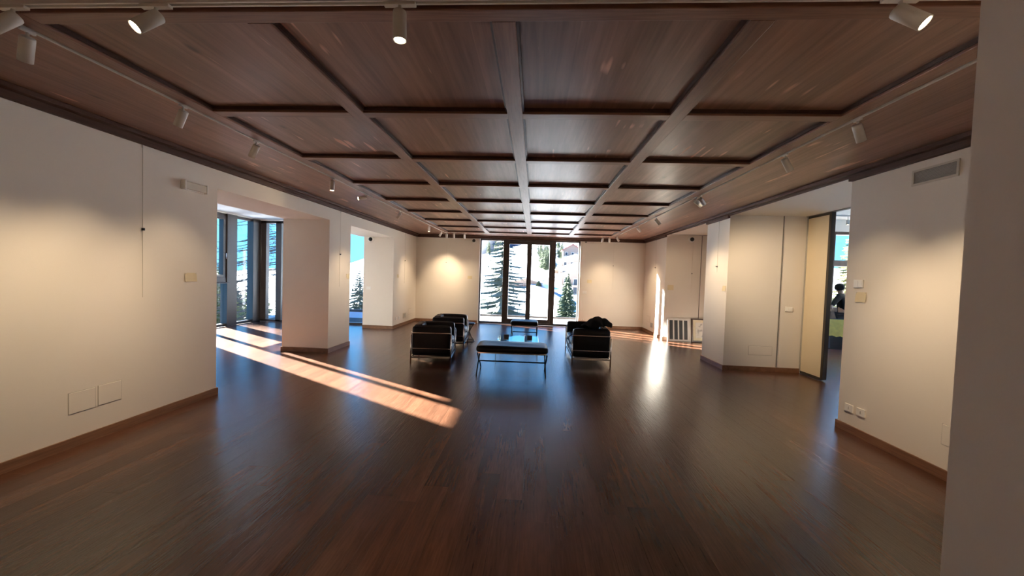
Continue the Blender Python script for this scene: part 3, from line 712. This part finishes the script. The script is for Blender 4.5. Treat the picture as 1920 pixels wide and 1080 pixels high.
bench('bench', 'long black leather bench with crossed legs in front of the glass table', (-.325, 6.27, 0), 1.15, .56, math.radians(1.5))
bench('bench', 'short black leather bench in front of the end window doors', (-.215, 9.68, 0), .68, .50)

# glass coffee table
gt = thing('glass_table', 'low clear glass coffee table between the two benches', 'table', (-.29, 7.54, 0))
box((-.41, -.48, .330), (.41, .48, .345)).build('table_top', tglass_m, gt, bevel=.003)
for sx in (-1, 1):
    for sy in (-1, 1): box((sx * .39 - .006, sy * .46 - .006, 0), (sx * .39 + .006, sy * .46 + .006, .329)).build('leg', chrome_m, gt)
card_m = mat('dark_card', (0.10, 0.13, 0.17), 0.4, var=0.15)
acr_m = mat('pale_acrylic', (0.75, 0.82, 0.85), 0.15, var=0.03)
for x, lb in ((-.515, 'dark card in a pale stand on the left of the glass table'), (-.055, 'dark card in a pale stand on the right of the glass table')):
    t = thing('card_stand', lb, 'card', (x, 7.46, .345), group='cards on the glass table')
    box((-.045, -.006, .010), (.045, .004, .095)).build('card', card_m, t)
    MB().box((-.050, -.025, 0), (.050, .025, .008)).box((-.050, .004, .008), (.050, .007, .098)).build('stand', acr_m, t)

# wire stool behind the farther armchair
ws = thing('wire_stool', 'hourglass shaped wire stool with dark rods behind the farther armchair', 'stool', (-1.60, 9.06, 0))
prof = [(.205, .012), (.17, .05), (.125, .12), (.095, .20), (.092, .24), (.115, .30), (.16, .37), (.205, .42)]
rods = MB()
for k in range(40):
    a = 2*math.pi*k/40
    rods.tube([(r * math.cos(a), r * math.sin(a), z) for r, z in prof], .0032, 5)
ro = rods.build('wire_rods', blackmetal_m, ws, smooth=True); ro['kind'] = 'stuff'
def ring(r, z, rr): return MB().tube([(r * math.cos(2*math.pi*k/40), r * math.sin(2*math.pi*k/40), z) for k in range(41)], rr, 8)
ring(.207, .010, .008).build('base_ring', blackmetal_m, ws, smooth=True); ring(.093, .22, .005).build('waist_ring', blackmetal_m, ws, smooth=True); ring(.207, .42, .007).build('top_ring', blackmetal_m, ws, smooth=True)
MB().lathe([(.001, .424), (.205, .424), (.212, .432), (.205, .440), (.001, .442)], 40).build('seat', leather_m, ws, smooth=True)

# ------------------------------------------------------------------ pictures leaning in the alcove
strip_w = mat('painting_white', (0.74, 0.73, 0.70), 0.6, var=0.04); strip_d = mat('painting_charcoal', (0.028, 0.030, 0.034), 0.6, var=0.3, vscale=14)
tilt = math.radians(-9)
def leaning(name, label, x, y, w, h):
    t = thing(name, label, 'picture', (x, y, .002)); t.rotation_euler = (tilt, 0, 0); return t
p = leaning('striped_picture', 'white picture with four charcoal vertical stripes leaning on the alcove wall', 3.93, 10.375, .62, .60)
box((-.31, 0, 0), (.31, .03, .61)).build('canvas', strip_w, p, bevel=.003)
for k in range(4):
    xa = -.258 + k * .128; o = box((xa, -.0025, .045), (xa + .088, .0, .555)); o.build('stripe', strip_d, p)
p2 = leaning('framed_picture', 'pale sketch in a brown frame leaning beside the striped picture', 4.555, 10.36, .62, .62)
darkfr_m = wood('picture_frame_brown', (0.05, 0.022, 0.012), (0.09, 0.045, 0.026), 0.4, 'x', 9, .06, .1, .05, knots=False)
MB().box((-.31, -.012, 0), (.31, .022, .035)).box((-.31, -.012, .585), (.31, .022, .62)).box((-.31, -.012, .035), (-.275, .022, .585)).box((.275, -.012, .035), (.31, .022, .585)).build('frame', darkfr_m, p2)
box((-.275, .002, .035), (.275, .018, .585)).build('mount', mat('mount_cream', (0.62, 0.54, 0.38), .7, var=.04), p2)
m_sk, nt, b = new_mat('sketch'); geo = nt.nodes.new('ShaderNodeTexCoord'); nn = nt.nodes.new('ShaderNodeTexNoise'); nn.inputs['Scale'].default_value = 9; nn.inputs['Detail'].default_value = 5
rp = nt.nodes.new('ShaderNodeValToRGB'); rp.color_ramp.elements[0].position = .36; rp.color_ramp.elements[0].color = (.16, .14, .13, 1); rp.color_ramp.elements[1].position = .5; rp.color_ramp.elements[1].color = (.62, .57, .52, 1)
nt.links.new(geo.outputs['Object'], nn.inputs['Vector']); nt.links.new(nn.outputs['Fac'], rp.inputs[0]); nt.links.new(rp.outputs[0], b.inputs['Base Color'])
box((-.205, -.001, .10), (.205, .002, .52)).build('drawing', m_sk, p2)

# ------------------------------------------------------------------ adjoining room: leaning board and person
bd = leaning('map_board', 'dark board with a ragged yellow map leaning in the adjoining room', 7.86, 10.13, 1.0, .78); 
bd.rotation_euler = (math.radians(-6), 0, 0)
black_bd = mat('board_black', (0.012, 0.013, 0.016), 0.3, var=.2)
yellow_m = mat('map_yellow', (0.80, 0.62, 0.14), .6, var=.35, vscale=9)
box((-.49, 0, 0), (.49, .025, .78)).build('board', black_bd, bd)
vs = [(-.46, .76), (-.46, .40), (-.42, .345), (-.30, .33), (-.2, .345), (-.1, .31), (0, .33), (.1, .29), (.2, .34), (.3, .33), (.46, .36), (.46, .76)]
n_ = len(vs)
MB().add([(x, -.004, z) for x, z in vs] + [(x, 0, z) for x, z in vs], [tuple(range(n_)), tuple(range(n_, 2*n_))[::-1]] + [(i, n_+i, n_+(i+1) % n_, (i+1) % n_) for i in range(n_)]).build('map', yellow_m, bd)
MB().box((-.46, -.002, .02), (-.26, 0, .32)).build('grey_field', mat('board_grey', (0.10, 0.11, 0.13), .4, var=.1), bd)

def skin_fig(name, m, parent, verts, edges, radii, root=0, sub=2):
    me = bpy.data.meshes.new(name); me.from_pydata(verts, edges, []); me.materials.append(m)
    o = bpy.data.objects.new(name, me); COL.objects.link(o); o.parent = parent
    s_ = o.modifiers.new('skin', 'SKIN'); s_.use_smooth_shade = True
    for i, r in enumerate(radii):
        sv = me.skin_vertices[0].data[i]; sv.radius = (r, r) if not isinstance(r, tuple) else r; sv.use_root = (i == root)
    ss = o.modifiers.new('sub', 'SUBSURF'); ss.levels = sub; ss.render_levels = sub
    return o
pe = thing('person', 'person in black jacket and beanie bending and reaching left in the adjoining room', 'person', (8.10, 10.46, 0))
# local: x right, y away, z up; leaning to the left (-x)
J = dict(pel=(.06, 0, .88), sp=(.03, 0, 1.08), ch=(-.02, 0, 1.27), nk=(-.07, -.01, 1.42), hd0=(-.10, -.02, 1.49), hd1=(-.13, -.04, 1.575),
         sl=(-.17, -.09, 1.34), el=(-.31, -.14, 1.20), wl=(-.41, -.18, 1.085), pl=(-.45, -.20, 1.045),
         sr=(.12, .10, 1.36), er=(.24, .14, 1.12), wr=(.27, .08, .92), pr=(.27, .06, .86),
         hl=(-.03, -.05, .82), kl=(-.05, -.07, .46), al=(-.04, -.03, .07), tl=(-.10, -.13, .03),
         hr=(.14, .05, .82), kr=(.16, .02, .46), ar=(.16, .06, .07), tr=(.12, -.06, .03))
def chain(keys, joints, fingers=None):
    idx = {k: i for i, k in enumerate(keys)}; return [joints[k] for k in keys], idx
keys = ['pel','sp','ch','nk','hd0','hd1','sl','el','wl','pl','sr','er','wr','pr','hl','kl','al','tl','hr','kr','ar','tr']
verts, idx = chain(keys, J)
E_ = [('pel','sp'),('sp','ch'),('ch','nk'),('nk','hd0'),('hd0','hd1'),('ch','sl'),('sl','el'),('el','wl'),('wl','pl'),('ch','sr'),('sr','er'),('er','wr'),('wr','pr'),('pel','hl'),('hl','kl'),('kl','al'),('al','tl'),('pel','hr'),('hr','kr'),('kr','ar'),('ar','tr')]
edges = [(idx[a], idx[b_]) for a, b_ in E_]
rad = dict(pel=.12, sp=.11, ch=.12, nk=.052, hd0=.072, hd1=.088, sl=.055, el=.040, wl=.026, pl=(.034, .022), sr=.055, er=.040, wr=.026, pr=(.034, .022), hl=.08, kl=.055, al=.04, tl=.035, hr=.08, kr=.055, ar=.04, tr=.035)
radii = [rad[k] for k in keys]
# five fingers on each hand, rooted in the palm
for palm, dirn in (('pl', Vector((-.62, -.35, -.70))), ('pr', Vector((-.1, -.3, -.95)))):
    P = Vector(J[palm]); dirn.normalize(); sd = dirn.cross(Vector((0, 0, 1))).normalized()
    for k, (off, ln) in enumerate(((-.026, .060), (-.009, .074), (.009, .070), (.026, .054))):
        a = P + sd * off + dirn * .03; b1 = a + dirn * ln * .5 + Vector((0, 0, -.008)); c1 = b1 + dirn * ln * .45 + Vector((.012, 0, -.018))
        i0 = len(verts); verts += [tuple(a), tuple(b1), tuple(c1)]; radii += [.0095, .0085, .007]
        edges += [(idx[palm], i0), (i0, i0+1), (i0+1, i0+2)]
    a = P + sd * -.034 - dirn * .005; b1 = a + sd * -.022 + dirn * .03; c1 = b1 + dirn * .028
    i0 = len(verts); verts += [tuple(a), tuple(b1), tuple(c1)]; radii += [.011, .0095, .008]; edges += [(idx[palm], i0), (i0, i0+1), (i0+1, i0+2)]
skin_fig('body', skin_m, pe, verts, edges, radii)
J['pel2'] = (.07, 0, .78)
jk = ['pel2','sp','ch','nk2','sl','el','wl2','sr','er','wr2']; J['nk2'] = (-.06, -.008, 1.41); J['wl2'] = (-.395, -.174, 1.10); J['wr2'] = (.268, .085, .95)
vj, ij = chain(jk, J)
skin_fig('jacket', coat_m, pe, vj, [(ij[a], ij[b_]) for a, b_ in (('pel2','sp'),('sp','ch'),('ch','nk2'),('ch','sl'),('sl','el'),('el','wl2'),('ch','sr'),('sr','er'),('er','wr2'))], [.155, .145, .155, .070, .078, .062, .044, .078, .062, .044])
tk = ['pel','hl','kl','al2','hr','kr','ar2']; J['al2'] = (-.04, -.03, .10); J['ar2'] = (.16, .06, .10)
vj, ij = chain(tk, J)
skin_fig('trousers', jeans_m, pe, vj, [(ij[a], ij[b_]) for a, b_ in (('pel','hl'),('hl','kl'),('kl','al2'),('pel','hr'),('hr','kr'),('kr','ar2'))], [.142, .095, .075, .062, .095, .075, .062])
for s_, (a, tt) in enumerate((('al', 'tl'), ('ar', 'tr'))):
    skin_fig('shoe', darkhole_m, pe, [J[a][:2] + (.06,), J[a][:2] + (.045,), J[tt][:2] + (.04,)], [(0, 1), (1, 2)], [.050, .050, .040])
hc = Vector(J['hd1']); q = (Vector(J['hd1']) - Vector(J['nk'])).to_track_quat('Z', 'Y').to_matrix().to_4x4(); MH = Matrix.Translation(hc) @ q
MB().lathe([(.104, -.035), (.108, -.02), (.107, .02), (.098, .06), (.074, .092), (.04, .108), (.002, .112)], 24, MH).build('beanie', coat_m, pe, smooth=True)
fd = Vector((-.93, -.30, -.2)).normalized()
for s_ in (-1, 1):
    sdv = fd.cross(Vector((0, 0, 1))).normalized() * .033 * s_
    c = hc + fd * .082 + sdv + Vector((0, 0, -.045)); MB().lathe([(.001, -.010), (.008, -.006), (.010, 0), (.008, .006), (.001, .010)], 12, Matrix.Translation(c)).build('eye', darkhole_m, pe, smooth=True)
    c = hc + sdv * 2.6 + Vector((.01, 0, -.05)); MB().lathe([(.001, -.028), (.012, -.018), (.015, 0), (.012, .018), (.001, .028)], 12, Matrix.Translation(c)).build('ear', skin_m, pe, smooth=True)
c = hc + fd * .098 + Vector((0, 0, -.072)); MB().tube([c + Vector((0, 0, .03)), c + fd * .012, c + fd * .016 - Vector((0, 0, .012))], .008, 8, .011).build('nose', skin_m, pe, smooth=True)
c = hc + fd * .080 + Vector((0, 0, -.108)); sdv = fd.cross(Vector((0, 0, 1))).normalized()
MB().tube([c - sdv * .022, c + fd * .006, c + sdv * .022], .0045, 8).build('mouth', mat('lips', (.32, .12, .10), .5, var=.05), pe, smooth=True)
spotlight_extra = thing('track_spotlight', 'white spotlight under the ceiling of the adjoining room', 'spotlight', (7.9, 10.2, 3.30), group='track spotlights')
MB().box((-.5, -.015, .085), (.5, .015, .12)).build('rail', whitemetal_m, spotlight_extra)
MB().tube([(0, 0, .09), (0, 0, .0)], .009).build('stem', whitemetal_m, spotlight_extra)
MB().lathe([(.03, 0), (.034, -.01), (.034, -.12), (.028, -.12), (.028, -.11)], 20).build('housing', whitemetal_m, spotlight_extra, smooth=True)
MB().lathe([(.027, -.112), (.02, -.116)], 16).build('lens', lamp_on_m, spotlight_extra)

# ------------------------------------------------------------------ outside: terrace, slope, road, houses, trees
deck_m = wood('deck_wood_pale', (0.50, 0.47, 0.43), (0.66, 0.63, 0.58), 0.7, 'y', 6, .06, .1, .08, knots=False)
terr = struct(box((-9.5, YF + .3, -.5), (6.0, 15.5, -.12)).build('floor_terrace', mat('terrace_slab', (.35, .34, .33), .8, var=.1)), 'pale timber terrace outside the end window')
x = -4.6
while x < 4.4:
    box((x, YF + .32, -.12), (x + .27, 15.38, -.075)).build('deck_board', deck_m, terr); x += .28
box((-9.5, 15.4, -.13), (6.0, 15.5, -.01)).build('edge_kerb', frame_m, terr)

def hz_(x, y):
    """height of the snowy slope"""
    P = [(10, -7), (40, -5.5), (60, -4.2), (80, -3.2), (105, -1.7), (135, 1.1), (170, 5.8), (215, 13), (265, 22.8), (300, 30), (520, 60)]
    for (a, za), (b, zb_) in zip(P, P[1:]):
        if y <= b: z = za + (zb_ - za) * max(0, (y - a)) / (b - a); break
    else: z = 60
    az = x / max(y, 1)
    k = 1 / (1 + math.exp(max(-40, min(40, (az + .42) * 14))))          # falls away towards the valley on the left
    z = z * (1 - k) + (-7 + (min(y, 300) - 10) * .006) * k
    cap = 1.6 + y * (.051 + (az + .14) * .27)
    if az > -.42 and y > 60: z = min(z, max(cap, -6))
    z += 1.2 * noise.noise(Vector((x * .02, y * .02, 0))) * min(1, y / 80)
    return z
tm = MB(); nx, ny = 110, 90
X_ = [-330 + 480 * i / nx for i in range(nx + 1)]; Y_ = [11 + 520 * (j / ny) ** 1.6 for j in range(ny + 1)]
tm.add([(x, y, hz_(x, y) - (1.5 if y < 15.6 and -9 < x < 6 else 0)) for y in Y_ for x in X_], [(j*(nx+1)+i, j*(nx+1)+i+1, (j+1)*(nx+1)+i+1, (j+1)*(nx+1)+i) for j in range(ny) for i in range(nx)])
slope = tm.build('snow_slope', snow_m, smooth=True); slope['kind'] = 'stuff'; tag(slope, 'bright snow covered hillside beyond the terrace', 'snow')
# valley mountain
forest_m = mat('forest_slope', (0.012, 0.024, 0.045), .9, bump=.6, bscale=.3, var=.35, vscale=.08)
mm = MB(); nx, ny = 60, 16
mm.add([(-520 + 760 * i / nx, 420 + 260 * j / ny, -20 + (95 + 35 * noise.noise(Vector((i * .13, 0, 5))) + 55 * min(1, max(0, (i / nx - .45) * 3))) * (j / ny) * min(1, .18 + max(0, (i / nx - .42) * 5)) + 6 * noise.noise(Vector((i * .4, j * .4, 1)))) for j in range(ny + 1) for i in range(nx + 1)],
       [(j*(nx+1)+i, j*(nx+1)+i+1, (j+1)*(nx+1)+i+1, (j+1)*(nx+1)+i) for j in range(ny) for i in range(nx)])
mo = mm.build('forest_mountain', forest_m, smooth=True); tag(mo, 'blue hazy forested mountain behind the snowy hillside', 'mountain')
# road
rm = MB(); pts = [(5.6, 62), (4.2, 70), (3.2, 78), (2.3, 87), (1.2, 96), (.4, 104), (.3, 111), (1.3, 118), (3.6, 125), (8, 132), (16, 138)]
vs = []
for i, (x, y) in enumerate(pts):
    a = Vector(pts[max(i-1, 0)]); b = Vector(pts[min(i+1, len(pts)-1)]); t = (b - a).normalized(); nrm = Vector((-t.y, t.x))
    for s_ in (-1, 1):
        px, py = x + nrm.x * 1.9 * s_, y + nrm.y * 1.9 * s_; vs.append((px, py, max(hz_(px, py), hz_(x, y)) + .55))
rm.add(vs, [(2*i, 2*i+1, 2*i+3, 2*i+2) for i in range(len(pts) - 1)])
ro = rm.build('road', mat('asphalt_grey', (.26, .27, .29), .8, var=.1), smooth=True); ro.modifiers.new('t', 'SOLIDIFY').thickness = .3
tag(ro, 'grey curving road across the snowy hillside', 'road')

hw_m = mat('chalet_white', (.62, .58, .52), .8, var=.05); hwood_m = mat('chalet_wood', (.30, .21, .16), .8, var=.2); rsnow_m = mat('roof_snow', (.80, .84, .90), .7, var=.03)
rred_m = mat('roof_red', (.35, .10, .08), .7, var=.1); wdark_m = mat('window_dark', (.03, .035, .045), .2, var=.1)
def chalet(label, x, y, w, d, h, roof, rm_=None, cols=3, rws=2, cat='house', wm=None):
    t = thing('chalet', label, cat, (x, y, hz_(x, y) - .4), group='houses on the hillside')
    hb = h * .55
    box((-w/2, -d/2, 0), (w/2, d/2, hb)).build('lower_wall', wm or hw_m, t)
    # upper gable storey facing the viewer
    MB().add([(-w/2, -d/2, hb), (w/2, -d/2, hb), (w/2, -d/2, h), (0, -d/2, h + roof), (-w/2, -d/2, h), (-w/2, d/2, hb), (w/2, d/2, hb), (w/2, d/2, h), (0, d/2, h + roof), (-w/2, d/2, h)],
             [(0,1,2,3,4), (9,8,7,6,5), (0,4,9,5), (1,6,7,2)]).build('upper_wall', hwood_m, t)
    ov = .7; hr_ = h - roof * ov / (w/2); th = .45
    for sx in (-1, 1):
        MB().add([(0, -d/2 - ov, h + roof), (sx * (w/2 + ov), -d/2 - ov, hr_), (sx * (w/2 + ov), d/2 + ov, hr_), (0, d/2 + ov, h + roof)] + [(0, -d/2 - ov, h + roof + th), (sx * (w/2 + ov), -d/2 - ov, hr_ + th), (sx * (w/2 + ov), d/2 + ov, hr_ + th), (0, d/2 + ov, h + roof + th)],
                 [(0,1,2,3), (4,7,6,5), (0,4,5,1), (1,5,6,2), (2,6,7,3), (3,7,4,0)]).build('roof', rm_ or rsnow_m, t)
    for r_ in range(rws):
        for c in range(cols):
            xx = -w/2 + w * (c + .5) / cols; zz = h * (.28 + .42 * r_)
            f = box((xx - .62, -d/2 - .06, zz - .8), (xx + .62, -d/2 + .02, zz + .8)).build('window', hw_m if r_ else hwood_m, t)
            box((xx - .5, -d/2 - .08, zz - .68), (xx + .5, -d/2 - .05, zz + .68)).build('pane', wdark_m, f)
    box((-w/2 - .3, -d/2 - .9, hb - .15), (w/2 + .3, -d/2, hb)).build('balcony', hwood_m, t)
    box((w*.2, 0, h + roof * .3), (w*.2 + .7, .7, h + roof + .9)).build('chimney', hw_m, t)
chalet('tall white chalet with a red gable roof, topmost house on the hillside', 18.0, 190, 9, 9, 6.0, 2.6, rred_m)
chalet('wide white chalet with a snowy roof below the red roofed house', 15.2, 150, 10, 9, 5.5, 1.8, cols=4)
chalet('white chalet with a snowy roof in the middle of the hillside group', 12.6, 122, 9.5, 8, 4.8, 1.5, cols=4)
chalet('lowest white chalet beside the small spruce', 9.6, 92, 6.5, 6, 4.6, 1.4)
chalet('small dark gabled hut on the hillside', 9.3, 150, 2.8, 3, 1.2, 1.7, hwood_m, 1, 1, 'hut', hwood_m)
chalet('long brown barn with a snowy roof at the hillside foot', -2.6, 112, 9, 6, 1.4, 1.1, None, 4, 1, 'barn', hwood_m)

needle_m = mat('spruce_needles', (0.055, 0.075, 0.035), .8, var=.4, vscale=3); needle2_m = mat('larch_needles', (0.16, 0.15, 0.05), .8, var=.35, vscale=3)
snowy_m = mat('snowy_needles', (0.11, 0.12, 0.09), .8, var=.6, vscale=4)
bark_m = mat('bark', (.06, .045, .035), .9, bump=.5, bscale=20, var=.2)
def spruce_mesh(H, R, dens, m, seed, droop=.35, tw=5):
    rnd = random.Random(seed); mb = MB(); z = H * .06; lev = 0
    while z < H * .985:
        q = 1 - z / H; L0 = R * (q ** .85) * (.9 + .2 * rnd.random()) + .08; nb = max(4, int(dens * (4 + 7 * q)))
        for k in range(nb):
            a = 2*math.pi*(k + rnd.random() * .8) / nb; L = L0 * rnd.uniform(.72, 1.12); dx, dy = math.cos(a), math.sin(a); zz = z + rnd.uniform(-.1, .1) * H * .02
            sg = 5; wid = L * .16 + .04
            prev = None
            for s_ in range(sg + 1):
                f = s_ / sg; rr = L * f; zc = zz - droop * L * f * (1.25 - .55 * f)
                ww = wid * (1 - f) ** .6 * (.5 + 1.6 * f if f < .35 else 1.0) + .012
                px, py = dx * rr, dy * rr
                cur = [(px - dy * ww, py + dx * ww, zc - ww * .55), (px, py, zc + .04), (px + dy * ww, py - dx * ww, zc - ww * .55)]
                if prev:
                    mb.add(prev + cur, [(0, 1, 4, 3), (1, 2, 5, 4)])
                    # hanging twigs
                    if s_ % 2 == 0 or tw > 5:
                        for sd_ in (-1, 1):
                            hl = L * .17 * rnd.uniform(.6, 1.4); bx_, by_ = px + sd_ * -dy * ww * .9, py + sd_ * dx * ww * .9
                            ox, oy = dx * hl * .5 + sd_ * -dy * hl * .6, dy * hl * .5 + sd_ * dx * hl * .6
                            mb.add([(bx_ - dx * .06, by_ - dy * .06, zc - ww * .5), (bx_ + dx * .06, by_ + dy * .06, zc - ww * .5), (bx_ + ox, by_ + oy, zc - ww * .5 - hl * .7)], [(0, 1, 2)])
                prev = cur
        z += H * .021 * (1.25 - .5 * z / H) / dens ** .3; lev += 1
    return mb.mesh('foliage', m, False)
def trunk_mesh(H, r, n=8):
    return MB().tube([(0, 0, -1), (0, 0, H * .5), (0, 0, H * .97)], r, n, r * .12).mesh('trunk', bark_m, True)
_cache = {}
def spruce(label, x, y, H, R, dens=1.2, m=None, seed=1, base=None, droop=.35, group='spruces outside'):
    key = (H, R, dens, m.name if m else '', seed, droop)
    if key not in _cache: _cache[key] = (spruce_mesh(H, R, dens, m or needle_m, seed, droop), trunk_mesh(H, .018 * H))
    t = thing('spruce', label, 'tree', (x, y, hz_(x, y) if base is None else base), seed * 1.3, group)
    for nm, me in zip(('foliage', 'trunk'), _cache[key]):
        o = bpy.data.objects.new(nm, me); COL.objects.link(o); o.parent = t
    return t
# seen through the end window
spruce('large snow dusted spruce standing left in the end window view', -2.85, 33, 12.2, 4.3, .62, snowy_m, 3, None, .22)
spruce('small green spruce right in the end window view beside the houses', 4.35, 50, 7.0, 2.1, 1.1, needle_m, 4)
spruce('green shrub like fir at the road bend', 1.2, 103, 2.4, 1.5, 1.3, needle_m, 5)
spruce('snowy young spruce low at the left foot of the end window view', -4.4, 27, 6.0, 2.2, 1.2, snowy_m, 6)
# sunroom side: trees between the sun and the building
w_dir = Vector((math.sin(SUN_AZ), math.cos(SUN_AZ))); s_dir = Vector((-math.cos(SUN_AZ), math.sin(SUN_AZ)))
def sunpt(w, D):            # a point at offset w across the sunbeam, D metres towards the sun
    p = w_dir * w + s_dir * (8 + D); return p.x, p.y
for i, (w, D, H, R, lb) in enumerate(((5.95, 46, 35, 4.2, 'very tall spruce in the valley grove nearest the sunroom'), (7.7, 49, 36, 4.8, 'very tall spruce in the middle of the valley grove'),
                                      (8.5, 46, 35, 4.4, 'very tall spruce at the right of the valley grove'), (7.0, 56, 37, 4.6, 'very tall spruce at the back of the valley grove'))):
    x, y = sunpt(w, D); spruce(lb, x, y, H, R, 1.7, needle_m, 11 + i)
spruce('yellow green larch low behind the sunroom glass', -22.5, 29.5, 8.6, 2.6, 1.4, needle2_m, 21)
spruce('yellow green larch behind the opening sash of the sunroom', -25.2, 29.2, 9.2, 2.8, 1.4, needle2_m, 25)
spruce('snowy spruce beyond the sunroom terrace window', -14.5, 27.5, 8.0, 2.2, 1.2, snowy_m, 22)
spruce('snowy spruce seen through the narrow niche window', -13.9, 29.5, 8.4, 2.6, 1.0, snowy_m, 23)
spruce('green spruce outside the adjoining room window', 24.5, 31, 11.5, 2.6, 1.0, needle2_m, 27, -5.0)
spruce('distant snowy spruce on the left of the sunroom view', -33, 40, 7, 2.4, 1.2, snowy_m, 24)
# bare larch with drooping branches close to the sunroom
def bare_tree(label, x, y, H, seed):
    rnd = random.Random(seed); t = thing('bare_larch', label, 'tree', (x, y, hz_(x, y)), 0, 'bare larches outside')
    MB().tube([(0, 0, -1), (.1, 0, H*.5), (0, .1, H)], .16, 8, .02).build('trunk', bark_m, t, smooth=True)
    b = MB()
    for k in range(190):
        z = H * rnd.uniform(.22, .98); L = (1 - z / H) * 3.6 + .5; a = rnd.uniform(0, 6.283); dx, dy = math.cos(a), math.sin(a); P = []
        for s_ in range(6):
            f = s_ / 5; P.append((dx * L * f + rnd.uniform(-.06, .06), dy * L * f + rnd.uniform(-.06, .06), z - .32 * L * f + .22 * L * f * f))
        b.tube(P, .022, 4, .005, False)
        for s_ in (2, 3, 4, 5):
            for q_ in range(2):
                p0 = Vector(P[s_]); e = p0 + Vector((rnd.uniform(-.35, .35), rnd.uniform(-.35, .35), rnd.uniform(-.5, .05))); b.tube([p0, (p0 + e) / 2 + Vector((0, 0, .04)), e], .009, 3, .003, False)
    br_ = b.build('branches', bark_m, t); br_['kind'] = 'stuff'
bare_tree('bare larch close to the sunroom corner window', -13.5, 17.3, 15, 3)
bare_tree('bare larch beyond the sunroom terrace window', -14.0, 20.2, 14, 5)

# forest belts on the hillside
rf = random.Random(5)
for i in range(70):
    belt = i % 3
    y = (rf.uniform(205, 262), rf.uniform(160, 190), rf.uniform(262, 300))[belt]
    u = (rf.uniform(-.02, .075), rf.uniform(.012, .05), rf.uniform(-.13, .03))[belt]
    o = spruce(('small distant spruce in the forest belt beside the topmost house', 'small distant spruce in the middle forest patch above the road', 'small distant spruce along the skyline of the snowy hillside')[belt], u * y, y, (7.5, 8.5, 9.5)[i % 3], (1.7, 1.9, 2.1)[i % 3], .55, needle_m, 40 + i % 3, group='hillside forest belts')
    o.name = 'distant_spruce'; o.rotation_euler.z = rf.uniform(0, 6)
